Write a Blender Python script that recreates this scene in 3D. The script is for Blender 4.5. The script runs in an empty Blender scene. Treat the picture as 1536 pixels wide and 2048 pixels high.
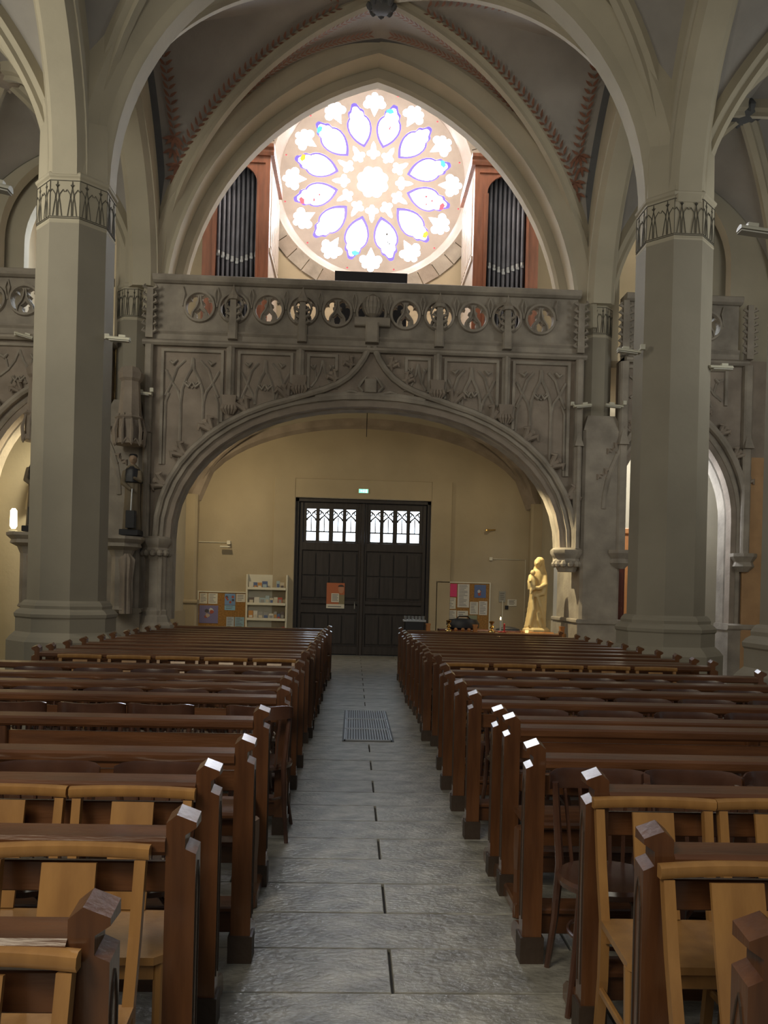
import bpy, bmesh, math, random
from mathutils import Vector, Matrix
from mathutils.geometry import delaunay_2d_cdt
random.seed(7)
PI = math.pi
S_, C_ = math.sin, math.cos
scene = bpy.context.scene
COL = scene.collection

# ------------------------------------------------------------------ camera
cam_d = bpy.data.cameras.new('camera')
cam_d.sensor_width = 36.0
cam_d.lens = 36.0 * 1600 / 2048
cam_d.shift_y = (1183.3 - 1024) / 2048
cam_d.clip_start = 0.05
cam = bpy.data.objects.new('camera', cam_d); COL.objects.link(cam)
psi, rho = math.radians(2.15), math.radians(1.45)
fw = Vector((S_(psi), C_(psi), 0)); r0 = Vector((C_(psi), -S_(psi), 0)); zz = Vector((0, 0, 1))
rt = r0*C_(rho) + zz*S_(rho); up = -r0*S_(rho) + zz*C_(rho)
cam.matrix_world = Matrix(((rt.x, up.x, -fw.x, 0), (rt.y, up.y, -fw.y, 0), (rt.z, up.z, -fw.z, 1.55), (0, 0, 0, 1)))
scene.camera = cam

# ------------------------------------------------------------------ world, exposure
w = bpy.data.worlds.new('world'); scene.world = w; w.use_nodes = True
bg = w.node_tree.nodes['Background']
bg.inputs[0].default_value = (0.80, 0.92, 1.0, 1); bg.inputs[1].default_value = 0.12
scene.view_settings.view_transform = 'Standard'; scene.view_settings.look = 'None'
scene.view_settings.gamma = 1.0; scene.view_settings.use_curve_mapping = False
scene.view_settings.exposure = 0.0

# ------------------------------------------------------------------ lamps
def area(name, loc, target, size, power, col, sy=None):
    d = bpy.data.lights.new(name, 'AREA'); d.energy = power; d.color = col; d.size = size
    if sy: d.shape = 'RECTANGLE'; d.size_y = sy
    o = bpy.data.objects.new(name, d); COL.objects.link(o); o.location = loc
    o.rotation_euler = (Vector(target) - Vector(loc)).to_track_quat('-Z', 'Y').to_euler()
    return o
def spot(name, loc, target, power, col, ang=90, rad=0.06, blend=0.6):
    d = bpy.data.lights.new(name, 'SPOT'); d.energy = power; d.color = col; d.spot_size = math.radians(ang)
    d.spot_blend = blend; d.shadow_soft_size = rad
    o = bpy.data.objects.new(name, d); COL.objects.link(o); o.location = loc
    o.rotation_euler = (Vector(target) - Vector(loc)).to_track_quat('-Z', 'Y').to_euler()
    return o
WARM = (1.0, 0.80, 0.48)
# daylight of the chancel windows behind the photographer
area('choir_daylight', (-1.5, -4.0, 6.0), (0.2, 9, 3.5), 5.0, 165, (1.0, 0.93, 0.76), 4.0)
area('transept_lamp', (-2.5, -0.6, 4.6), (0.3, 4.5, 0.3), 1.6, 125, (1.0, 0.86, 0.62))
# side windows of the aisles
area('left_aisle_window', (-6.9, 8.0, 6.5), (-3.5, 11, 6), 2.0, 130, (1.0, 0.95, 0.78), 3.0)
area('right_tribune_window', (5.4, 18.3, 9.2), (6.4, 15, 8.0), 1.2, 230, (0.85, 0.94, 1.0), 1.8)
area('left_tribune_window', (-5.0, 18.3, 9.2), (-6.2, 15, 8.0), 1.2, 230, (0.85, 0.94, 1.0), 1.8)
area('right_aisle_window', (7.6, 9.5, 5.5), (4.8, 12.0, 6.5), 1.5, 60, (0.95, 0.97, 0.9), 2.5)
# gallery fill and lamps of the porch under the gallery
area('gallery_fill', (0.2, 15.6, 12.6), (0.2, 19.0, 8.2), 3.0, 420, (1.0, 0.84, 0.68), 1.0)  # added behind the arch to brighten the rose wall and tracery
spot('porch_lamp', (-3.3, 16.2, 4.2), (-1.5, 19, 2.6), 170, WARM, 150, 0.1, 1.0)
spot('porch_lamp', (3.2, 15.9, 4.4), (1.5, 19, 2.4), 60, WARM, 140, 0.1, 1.0)
spot('statue_lamp', (2.4, 14.9, 4.0), (3.9, 15.2, 1.3), 420, (1.0, 0.84, 0.50), 75, 0.04)
area('left_bay_fill', (-5.2, 15.6, 4.0), (-6.5, 15.6, 2.2), 0.7, 90, (1.0, 0.86, 0.55), 0.7)  # added warm light, hidden behind the column, brightening the left bay
area('right_bay_daylight', (6.2, 17.2, 5.2), (5.9, 19, 3.4), 1.0, 110, (0.88, 0.95, 1.0), 1.0)
area('right_jamb_daylight', (5.6, 15.45, 4.2), (7.0, 15.8, 2.0), 0.7, 70, (0.92, 0.96, 1.0), 0.7)

# ------------------------------------------------------------------ materials
MAT = {}
def mat(name, col, rough=0.8, metal=0.0, var=0.12, scale=3.0, bump=0.15, bscale=30.0, coat=0.0, stretch=(1, 1, 1), col2=None, emis=None, estr=0.0, detail=6, spec=0.5):
    if name in MAT: return MAT[name]
    m = bpy.data.materials.new(name); m.use_nodes = True; nt = m.node_tree; N, L = nt.nodes, nt.links
    b = N['Principled BSDF']; b.inputs['Roughness'].default_value = rough; b.inputs['Metallic'].default_value = metal
    b.inputs['Coat Weight'].default_value = coat; b.inputs['Coat Roughness'].default_value = 0.17
    b.inputs['Specular IOR Level'].default_value = spec
    tc = N.new('ShaderNodeTexCoord'); mp = N.new('ShaderNodeMapping'); mp.inputs['Scale'].default_value = stretch
    L.new(tc.outputs['Object'], mp.inputs['Vector'])
    nz = N.new('ShaderNodeTexNoise'); nz.inputs['Scale'].default_value = scale; nz.inputs['Detail'].default_value = detail
    L.new(mp.outputs['Vector'], nz.inputs['Vector'])
    cr = N.new('ShaderNodeValToRGB'); c = Vector(col)
    d = Vector(col2) if col2 else c*(1 - 2.2*var)
    cr.color_ramp.elements[0].position = 0.3; cr.color_ramp.elements[1].position = 0.72
    cr.color_ramp.elements[0].color = (*d, 1); cr.color_ramp.elements[1].color = (*(c*(1 + var)), 1)
    L.new(nz.outputs['Fac'], cr.inputs['Fac']); L.new(cr.outputs['Color'], b.inputs['Base Color'])
    if bump:
        n2 = N.new('ShaderNodeTexNoise'); n2.inputs['Scale'].default_value = bscale; n2.inputs['Detail'].default_value = 5
        L.new(mp.outputs['Vector'], n2.inputs['Vector'])
        bp = N.new('ShaderNodeBump'); bp.inputs['Strength'].default_value = bump; bp.inputs['Distance'].default_value = 0.02
        L.new(n2.outputs['Fac'], bp.inputs['Height']); L.new(bp.outputs['Normal'], b.inputs['Normal'])
    if emis:
        b.inputs['Emission Color'].default_value = (*emis, 1); b.inputs['Emission Strength'].default_value = estr
    MAT[name] = m; return m
M_cream = mat('cream_limewash', (0.50, 0.45, 0.35), 0.85, scale=1.2, var=0.06, bump=0.12, bscale=14)
M_grey = mat('grey_limewash', (0.33, 0.298, 0.24), 0.85, scale=1.0, var=0.06, bump=0.12, bscale=14)
M_wall = mat('ochre_plaster', (0.44, 0.37, 0.26), 0.9, scale=0.7, var=0.07, bump=0.2, bscale=9)
M_stone = mat('carved_brown_stone', (0.36, 0.30, 0.25), 0.85, scale=2.2, var=0.14, bump=0.35, bscale=22)
M_stone2 = mat('joint_grey_stone', (0.39, 0.345, 0.295), 0.85, scale=2.5, var=0.16, bump=0.3, bscale=20)
M_pale = mat('pale_tracery_stone', (0.46, 0.40, 0.37), 0.8, scale=3, var=0.05, bump=0.1)
M_web = mat('painted_vault_grey', (0.37, 0.345, 0.325), 0.9, scale=1.5, var=0.07, bump=0.1)
M_webdark = mat('painted_vault_slate', (0.135, 0.14, 0.15), 0.9, scale=2, var=0.08, bump=0.1)
M_red = mat('painted_rust_leaf', (0.26, 0.12, 0.08), 0.9, scale=8, var=0.15, bump=0)
M_line = mat('painted_dark_line', (0.12, 0.11, 0.09), 0.9, scale=8, var=0.1, bump=0)
M_slab = mat('aisle_stone_slab', (0.36, 0.35, 0.315), 0.30, scale=7, var=0.27, bump=0.35, bscale=40, stretch=(0.8, 1.25, 1), detail=12)
M_slab2 = mat('aisle_stone_slab_dark', (0.31, 0.30, 0.27), 0.33, scale=6, var=0.27, bump=0.35, bscale=36, stretch=(0.8, 1.2, 1), detail=12)
M_joint = mat('dark_floor_joint', (0.06, 0.055, 0.05), 0.9)
M_oak = mat('waxed_oak', (0.135, 0.055, 0.022), 0.32, scale=5, var=0.2, bump=0.12, bscale=30, coat=0.35, stretch=(0.35, 3, 3), col2=(0.070, 0.027, 0.012))
M_oakv = mat('waxed_oak_upright', (0.135, 0.055, 0.021), 0.28, scale=5, var=0.2, bump=0.05, bscale=30, coat=0.8, stretch=(3, 3, 0.35), col2=(0.070, 0.027, 0.012))
M_lightwood = mat('honey_beech', (0.36, 0.19, 0.062), 0.34, scale=5, var=0.12, bump=0.05, coat=0.3, stretch=(3, 3, 0.4), col2=(0.27, 0.135, 0.045))
M_bent = mat('dark_bentwood', (0.085, 0.04, 0.026), 0.22, scale=6, var=0.2, bump=0.04, coat=0.7, col2=(0.05, 0.022, 0.015))
M_foot = mat('scuffed_dark_foot', (0.05, 0.032, 0.022), 0.5)
M_door = mat('dark_door_oak', (0.026, 0.020, 0.021), 0.5, scale=4, var=0.2, stretch=(4, 4, 0.4), bump=0.2)
M_case = mat('organ_case_cherry', (0.24, 0.085, 0.045), 0.4, scale=4, var=0.15, stretch=(3, 3, .4), coat=0.2)
M_caselit = mat('organ_case_lit_side', (0.50, 0.42, 0.36), 0.35, scale=4, var=0.08, stretch=(3, 3, .4), coat=0.4)  # window light from the rose put into the colour
M_pipe = mat('tin_organ_pipe', (0.16, 0.165, 0.20), 0.45, metal=0.6, var=0.1, bump=0.02)
M_black = mat('black_paint', (0.012, 0.012, 0.018), 0.45, bump=0)
M_white = mat('white_enamel', (0.66, 0.63, 0.52), 0.45, var=0.04, bump=0)
M_metal = mat('galvanised_steel', (0.45, 0.47, 0.50), 0.4, metal=0.8, var=0.1, bump=0)
M_brass = mat('polished_brass', (0.75, 0.52, 0.2), 0.22, metal=1.0, var=0.05, bump=0)
M_statue = mat('ivory_statue_stone', (0.78, 0.60, 0.30), 0.6, var=0.06, bump=0.05)
M_cork = mat('cork', (0.33, 0.17, 0.05), 0.95, scale=30, var=0.15)
M_paper = mat('white_paper', (0.62, 0.60, 0.54), 0.8, var=0.03, bump=0)
M_orangewood = mat('orange_varnished_wood', (0.50, 0.20, 0.06), 0.4, var=0.12, scale=4, stretch=(3, 3, .4))
M_redwood = mat('red_brown_wood', (0.14, 0.035, 0.02), 0.4, var=0.2, scale=4, stretch=(3, 3, .4))
M_habit = mat('brown_habit', (0.20, 0.16, 0.11), 0.8, var=0.12)
M_cape = mat('black_cape', (0.02, 0.02, 0.026), 0.5)
M_skin = mat('painted_plaster_skin', (0.40, 0.28, 0.2), 0.6)
M_orangelit = mat('plaster_lit_orange', (0.52, 0.32, 0.17), 0.9, var=0.08)  # warm light on the wall strip put into the plaster colour
def emat(name, col, s): return mat(name, tuple(c*0.5 for c in col), 0.5, var=0, bump=0, emis=col, estr=s)
def flat(name, col): return mat(name, col, 0.7, var=0.0, bump=0)
G_white = emat('backlit_clear_glass', (0.86, 0.92, 1.0), 24.0)
G_cream = emat('backlit_cream_glass', (1.0, 0.97, 0.84), 20.0)
G_blue = emat('backlit_blue_glass', (0.12, 0.08, 0.95), 1.7)
G_cyan = emat('backlit_cyan_glass', (0.05, 0.55, 1.0), 2.6)
G_red = emat('backlit_red_glass', (1.0, 0.07, 0.10), 1.8)
G_orange = emat('backlit_amber_glass', (1.0, 0.32, 0.02), 2.0)
G_door = emat('backlit_door_glass', (0.75, 0.88, 1.0), 6.0)

# ------------------------------------------------------------------ object helpers
def tag(o, label=None, cat=None, group=None, kind=None):
    if label: o['label'] = label
    if cat: o['category'] = cat
    if group: o['group'] = group
    if kind: o['kind'] = kind
    return o
def empty(name, loc=(0, 0, 0), label=None, cat=None, group=None, kind=None, parent=None):
    o = bpy.data.objects.new(name, None); COL.objects.link(o); o.location = loc; o.empty_display_size = 0.1
    if parent: o.parent = parent
    return tag(o, label, cat, group, kind)
def wloc(o):
    v = Vector((0, 0, 0))
    while o: v += Vector(o.location); o = o.parent
    return v
def link_mesh(name, me, m, parent=None, smooth=False, rel=False, angle=0.6):
    """mesh in world coordinates (rel=False) is moved into its parent's frame"""
    o = bpy.data.objects.new(name, me); COL.objects.link(o)
    if m is not None and not me.materials: me.materials.append(m)
    if parent is not None:
        if not rel: me.transform(Matrix.Translation(-wloc(parent)))
        o.parent = parent
    if smooth:
        me.polygons.foreach_set('use_smooth', [True]*len(me.polygons))
        try: me.set_sharp_from_angle(angle=angle)
        except Exception: pass
    return o
class MB:
    def __init__(s): s.v = []; s.f = []
    def add(s, vs, fs):
        n = len(s.v); s.v += [tuple(v) for v in vs]; s.f += [tuple(i + n for i in f) for f in fs]; return s
    def box(s, c, d, rot=None, taper=1.0):
        x, y, z = d[0]/2, d[1]/2, d[2]/2; t = taper
        vs = [Vector(p) for p in ((-x, -y, -z), (x, -y, -z), (x, y, -z), (-x, y, -z), (-x*t, -y*t, z), (x*t, -y*t, z), (x*t, y*t, z), (-x*t, y*t, z))]
        if rot is not None: vs = [rot @ v for v in vs]
        return s.add([v + Vector(c) for v in vs], [(0, 3, 2, 1), (4, 5, 6, 7), (0, 1, 5, 4), (1, 2, 6, 5), (2, 3, 7, 6), (3, 0, 4, 7)])
    def mm(s, x0, x1, y0, y1, z0, z1):
        return s.box(((x0+x1)/2, (y0+y1)/2, (z0+z1)/2), (abs(x1-x0), abs(y1-y0), abs(z1-z0)))
    def bbox(s, x0, x1, y0, y1, z0, z1, b=0.006):
        """box with chamfered long edges (cross-section in the two smaller axes)"""
        d = [x1-x0, y1-y0, z1-z0]; k = d.index(max(d)); a = [i for i in range(3) if i != k]
        lo, hi = [x0, y0, z0], [x1, y1, z1]; p, q = a
        sec = [(lo[p]+b, lo[q]), (hi[p]-b, lo[q]), (hi[p], lo[q]+b), (hi[p], hi[q]-b), (hi[p]-b, hi[q]), (lo[p]+b, hi[q]), (lo[p], hi[q]-b), (lo[p], lo[q]+b)]
        vs = []
        for e in (lo[k], hi[k]):
            for u, v in sec:
                c = [0, 0, 0]; c[p] = u; c[q] = v; c[k] = e; vs.append(tuple(c))
        fs = [(i, (i+1) % 8, 8+(i+1) % 8, 8+i) for i in range(8)] + [tuple(range(7, -1, -1)), tuple(range(8, 16))]
        return s.add(vs, fs)
    def tube(s, pts, r, seg=8, caps=True):
        pts = [Vector(p) for p in pts]; n = len(pts); rs = r if isinstance(r, (list, tuple)) else [r]*n
        base = len(s.v); prev = None
        for i, p in enumerate(pts):
            t = (pts[min(i+1, n-1)] - pts[max(i-1, 0)]).normalized()
            if prev is None:
                a = Vector((0, 0, 1)) if abs(t.z) < 0.9 else Vector((1, 0, 0)); u = t.cross(a).normalized()
            else:
                u = (prev - t*prev.dot(t)).normalized()
            prev = u; w_ = t.cross(u)
            for k in range(seg):
                an = 2*PI*(k + 0.5)/seg; s.v.append(tuple(p + u*C_(an)*rs[i] + w_*S_(an)*rs[i]))
        for i in range(n-1):
            for k in range(seg):
                a = base + i*seg; k2 = (k+1) % seg
                s.f.append((a+k, a+k2, a+seg+k2, a+seg+k))
        if caps:
            s.f.append(tuple(base + k for k in range(seg-1, -1, -1))); s.f.append(tuple(base + (n-1)*seg + k for k in range(seg)))
        return s
    def lathe(s, prof, c=(0, 0, 0), seg=16, rot=0.0, sx=1, sy=1, a0=0, a1=2*PI, caps=True):
        full = abs(a1 - a0 - 2*PI) < 1e-6; n = seg if full else seg+1; base = len(s.v)
        for r, z in prof:
            for k in range(n):
                an = a0 + rot + (a1-a0)*k/seg
                s.v.append((c[0] + r*C_(an)*sx, c[1] + r*S_(an)*sy, c[2] + z))
        for i in range(len(prof)-1):
            for k in range(seg):
                k2 = (k+1) % n; a = base + i*n
                s.f.append((a+k, a+k2, a+n+k2, a+n+k))
        if caps:
            s.f.append(tuple(base + k for k in range(n-1, -1, -1))); s.f.append(tuple(base + (len(prof)-1)*n + k for k in range(n)))
        return s
    def sweep(s, path, sec, side, closed=False, caps=True, ns=None):
        path = [Vector(p) for p in path]; side = Vector(side).normalized(); n = len(path); m = len(sec); base = len(s.v)
        for i, p in enumerate(path):
            if closed: t1, t2 = (p - path[i-1]).normalized(), (path[(i+1) % n] - p).normalized()
            else:
                t1 = (p - path[i-1]).normalized() if i else (path[1]-p).normalized()
                t2 = (path[i+1] - p).normalized() if i < n-1 else t1
            t = (t1 + t2).normalized(); k = 1/max(0.5, t.dot(t2))
            nn = ns[i] if ns else t.cross(side).normalized()
            for a, b in sec: s.v.append(tuple(p + side*a + nn*b*k))
        for i in range(n if closed else n-1):
            j = (i+1) % n
            for q in range(m):
                q2 = (q+1) % m
                s.f.append((base+i*m+q, base+i*m+q2, base+j*m+q2, base+j*m+q))
        if caps and not closed:
            s.f.append(tuple(base + q for q in range(m-1, -1, -1))); s.f.append(tuple(base + (n-1)*m + q for q in range(m)))
        return s
    def prism(s, poly, y0, y1, plane='xz'):
        """simple polygon extruded: poly in (x,z) along y, or (x,y) along z, or (y,z) along x"""
        n = len(poly)
        def P(a, b, d): return {'xz': (a, d, b), 'xy': (a, b, d), 'yz': (d, a, b)}[plane]
        return s.add([P(a, b, y0) for a, b in poly] + [P(a, b, y1) for a, b in poly],
                     [tuple(range(n-1, -1, -1)), tuple(range(n, 2*n))] + [(i, (i+1) % n, n+(i+1) % n, n+i) for i in range(n)])
    def mesh(s, name='m'):
        me = bpy.data.meshes.new(name); me.from_pydata(s.v, [], s.f); me.validate()
        bm = bmesh.new(); bm.from_mesh(me); bmesh.ops.recalc_face_normals(bm, faces=bm.faces); bm.to_mesh(me); bm.free()
        return me
    def build(s, name, m, parent=None, smooth=False, rel=False, angle=0.6):
        return link_mesh(name, s.mesh(name), m, parent, smooth, rel, angle)
def inpoly(x, y, lp):
    c = False; j = len(lp)-1
    for i in range(len(lp)):
        xi, yi = lp[i]; xj, yj = lp[j]
        if (yi > y) != (yj > y) and x < (xj-xi)*(y-yi)/(yj-yi) + xi: c = not c
        j = i
    return c
def plate(loops, depth, bevel=0.0):
    """2D loops in x,z with holes -> solid plate, front at y=0, back at y=depth"""
    vs, es = [], []
    for lp in loops:
        n = len(vs); m = len(lp); vs += [Vector(p) for p in lp]; es += [(n+i, n+(i+1) % m) for i in range(m)]
    V, _, Fc, _, _, _ = delaunay_2d_cdt(vs, es, [], 0, 1e-5)
    bbs = [(min(p[0] for p in lp), max(p[0] for p in lp), min(p[1] for p in lp), max(p[1] for p in lp)) for lp in loops]
    keep = []; cnt = {}
    for f in Fc:
        x = sum(V[k].x for k in f)/len(f); y = sum(V[k].y for k in f)/len(f)
        if not inpoly(x, y, loops[0]): continue
        if any(b[0] < x < b[1] and b[2] < y < b[3] and inpoly(x, y, lp) for b, lp in zip(bbs[1:], loops[1:])): continue
        keep.append(f)
        for a, b in zip(f, list(f[1:])+[f[0]]): cnt[(a, b)] = 1
    n = len(V); mb = MB(); mb.v = [(v.x, 0, v.y) for v in V] + [(v.x, depth, v.y) for v in V]
    mb.f = [tuple(f) for f in keep] + [tuple(n+k for k in reversed(f)) for f in keep]
    mb.f += [(b, a, n+a, n+b) for a, b in cnt if (b, a) not in cnt]
    return mb.mesh('plate')
def plate_obj(name, loops, y, depth, m, parent, bevel=0.0):
    me = plate(loops, depth, bevel); me.transform(Matrix.Translation((0, y, 0)))
    return link_mesh(name, me, m, parent)
def copy_tree(o, parent=None):
    c = o.copy(); COL.objects.link(c); c.parent = parent
    for ch in list(o.children): copy_tree(ch, c)
    return c
def circle(cx, cz, r, n=32, a0=0): return [(cx + r*C_(a0+2*PI*i/n), cz + r*S_(a0+2*PI*i/n)) for i in range(n)]
def rect(x0, x1, z0, z1): return [(x0, z0), (x1, z0), (x1, z1), (x0, z1)]
def foil(cx, cz, a, b, lobes, per=8, rot=0):
    out = []
    for k in range(lobes):
        for j in range(per):
            ph = (j/per - 0.5)*2*PI/lobes + PI/lobes/per
            out.append((cx + (r := a*C_(ph) + math.sqrt(max(b*b - (a*S_(ph))**2, 1e-6)))*C_(rot+k*2*PI/lobes+ph), cz + r*S_(rot+k*2*PI/lobes+ph)))
    return out
def pz(d, S, h, zs):
    if h < S: return zs + h*math.sqrt(max(0, 1 - (d/S)**2))
    R = (h*h + S*S)/(2*S); e = R - S
    return zs + math.sqrt(max(R*R - (abs(d) + e)**2, 0))
def parch(x0, S, h, zs, n=14):
    """pointed arch from left springing to right, (x,z)"""
    R = (h*h + S*S)/(2*S); e = R - S; tm = math.acos(max(-1, e/R)); L = []
    for i in range(n+1):
        t = tm*i/n; L.append((x0 + e - R*C_(t), zs + R*S_(t)))
    return L + [(2*x0 - x, z) for x, z in reversed(L[:-1])]
def xz(path, y): return [(x, y, z) for x, z in path]
def yzp(path, x): return [(x, y, z) for y, z in path]
OCT = 1/C_(PI/8)

XC = 0.21
XL, XR = -3.95, 4.42
YN, YC, YR = 7.55, 11.2, 14.95
ZS = 6.80

# ================================================================== FLOOR
floor = empty('floor', kind='structure')
MB().mm(-9, 9.5, -2, 21, -0.3, -0.019).build('floor_bed', M_joint, floor)
def slab_mesh(w_, d_):
    m = MB(); g = 0.0035; x, y = w_/2-g*1.6, d_/2-g; b = 0.003
    m.add([(-x, -y, -.02), (x, -y, -.02), (x, y, -.02), (-x, y, -.02), (-x, -y, -b), (x, -y, -b), (x, y, -b), (-x, y, -b),
           (-x+b, -y+b, 0), (x-b, -y+b, 0), (x-b, y-b, 0), (-x+b, y-b, 0)],
          [(0, 1, 5, 4), (1, 2, 6, 5), (2, 3, 7, 6), (3, 0, 4, 7), (4, 5, 9, 8), (5, 6, 10, 9), (6, 7, 11, 10), (7, 4, 8, 11), (8, 9, 10, 11)])
    return m
SD = 0.385; sm1 = slab_mesh(1.6, SD).mesh('slab'); sm2 = sm1.copy(); sm1.materials.append(M_slab); sm2.materials.append(M_slab2)
rest = MB(); y = 3.088 - SD*9 ; k = 0
while y < 19.0:
    yc = y + SD/2
    for j in range(-6, 6):
        xc = 0.19 + (j + (0.5 if k % 2 == 1 else 0.0))*1.6
        if k % 2 == 1: xc += 0.0
        near = yc > 1.0 and yc < 13.2 and -2.3 < xc < 2.7
        if near:
            o = bpy.data.objects.new('stone_slab', random.choice((sm1, sm1, sm2))); COL.objects.link(o); o.parent = floor
            o.location = (xc, yc, random.uniform(-.0015, .0015))
        elif -9 < xc < 9.5:
            t = slab_mesh(1.6, SD); rest.add([(a+xc, b+yc, c) for a, b, c in t.v], t.f)
    y += SD; k += 1
tag(rest.build('outer_slabs', M_slab2, floor), kind='stuff')
# heating grille in the aisle
g = empty('floor_grille', (0.185, 9.3, 0), 'rectangular steel heating grille set in the floor of the central aisle', 'grille')
MB().mm(-.27, .27, -1.05, 1.05, -.003, .0015).build('pit_shade', M_black, g, rel=True)  # black plate standing in for the shade of the pit
for i in range(3):
    m = MB(); y0 = -1.03 + i*0.69
    m.mm(-.25, -.235, y0, y0+.67, .0, .014).mm(.235, .25, y0, y0+.67, .0, .014).mm(-.25, .25, y0, y0+.02, .0, .014).mm(-.25, .25, y0+.65, y0+.67, .0, .014)
    fr = m.build('grille_section', M_metal, g, rel=True)
    m = MB()
    for q in range(17): m.mm(-.229+q*.0278-.006+.006, -.229+q*.0278+.010, y0+.02, y0+.65, .002, .013)
    tag(m.build('grille_bars', M_metal, fr, rel=True), kind='stuff')

# ================================================================== WEST WALL, ROSE, DOOR
YW = 19.1
ROSE = (0.2, 11.40)
wall_west = empty('wall_west', (0, YW, 0), kind='structure')
plate_obj('masonry', [rect(-9, 9.5, -0.1, 15.5), circle(*ROSE, 2.42, 64), rect(-1.44, 1.80, -0.05, 3.74)], YW, 0.55, M_wall, wall_west)
for k in range(40):   # ring of dressed stones round the rose
    a0, a1 = 2*PI*k/40 + .004, 2*PI*(k+1)/40 - .004
    pts = [(ROSE[0]+r*C_(a), ROSE[1]+r*S_(a)) for r, a in ((2.44, a0), (2.44, (a0+a1)/2), (2.44, a1), (2.80, a1), (2.80, a0))]
    MB().prism(pts, YW-.035, YW+.02).build('voussoir', M_stone2 if k % 3 else M_stone, wall_west)
# surround of the doorway
for x0, x1, z0, z1 in ((-1.95, -1.44, 0, 4.2), (1.80, 2.3, 0, 4.2), (-1.44, 1.80, 3.74, 4.2)):
    MB().bbox(x0, x1, YW-.05, YW+.02, z0, z1, .015).build('door_surround', M_wall, wall_west)

rose = empty('window_1', (ROSE[0], YW, ROSE[1]), kind='structure')
rose['label'] = 'great round stained-glass rose window glowing above the organ gallery'
def polar(pts, ang):
    ca, sa = C_(ang), S_(ang); return [(ROSE[0] + r*ca - t*sa, ROSE[1] + r*sa + t*ca) for r, t in pts]
def sym(h): return h + [(r, -t) for r, t in reversed(h) if t > 1e-6]
def outline(c, discs, poly, n=64):
    """outline of a union of discs and one polygon, seen from an inner point"""
    out = []
    for k in range(n):
        a = 2*PI*k/n + .001; dx, dy = C_(a), S_(a); t = .75
        while t > 0:
            x, y = c[0]+t*dx, c[1]+t*dy
            if any((x-p)**2+(y-q)**2 < r*r for p, q, r in discs) or inpoly(x, y, poly): break
            t -= .004
        out.append((c[0]+t*dx, c[1]+t*dy))
    return out
petal = outline((1.38, 0), [(1.70, .105, .095), (1.70, -.105, .095), (1.855, 0, .095), (1.75, 0, .09)],
                sym([(0.85, 0), (0.95, .11), (1.06, .195), (1.18, .255), (1.30, .29), (1.42, .295), (1.52, .27), (1.58, .235), (1.635, .175)]))
crown = outline((1.88, 0), [(1.865, .175, .10), (1.865, -.175, .10), (2.00, .13, .085), (2.00, -.13, .085), (2.085, 0, .08), (1.90, 0, .15)],
                [(1.57, 0), (1.80, -.11), (1.80, .11)])
kite = outline((.72, 0), [(.69, .092, .07), (.69, -.092, .07), (.605, 0, .062), (.74, 0, .08)], [(.985, 0), (.92, -.045), (.74, -.075), (.74, .075), (.92, .045)], 48)
def scale_poly(p, s, dr=0):
    cr_ = sum(a for a, _ in p)/len(p); return [(cr_ + (a-cr_)*s, b*s) for a, b in p]
loops = [circle(*ROSE, 2.24, 72)]
oct_ = foil(*ROSE, .26, .13, 8, 8, PI/8)
loops.append(oct_)
panes = [('center', oct_)]
for k in range(12):
    a = PI/2 + k*PI/6
    for nm, sh, off in (('petal', petal, PI/12), ('crown', crown, 0), ('kite', kite, 0)):
        lp = polar(sh, a + off); loops.append(lp); panes.append((nm, lp))
    dot = circle(ROSE[0]+2.16*C_(a+PI/12), ROSE[1]+2.16*S_(a+PI/12), .022, 8); loops.append(dot); panes.append(('dot', dot))
plate_obj('tracery', loops, YW+.16, 0.10, M_pale, rose, 0.018)
m = MB(); rp = [(ROSE[0]+2.26*C_(-2*PI*i/72), YW, ROSE[1]+2.26*S_(-2*PI*i/72)) for i in range(72)]
m.sweep(rp, [(.30, -.03), (.13, -.03), (.10, .0), (.06, .03), (.02, .11), (-.03, .17), (-.03, .22), (.30, .22)], (0, 1, 0), closed=True)
m.build('stone_ring', M_pale, rose, smooth=True)
rr = random.Random(3); pk = 0
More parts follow.
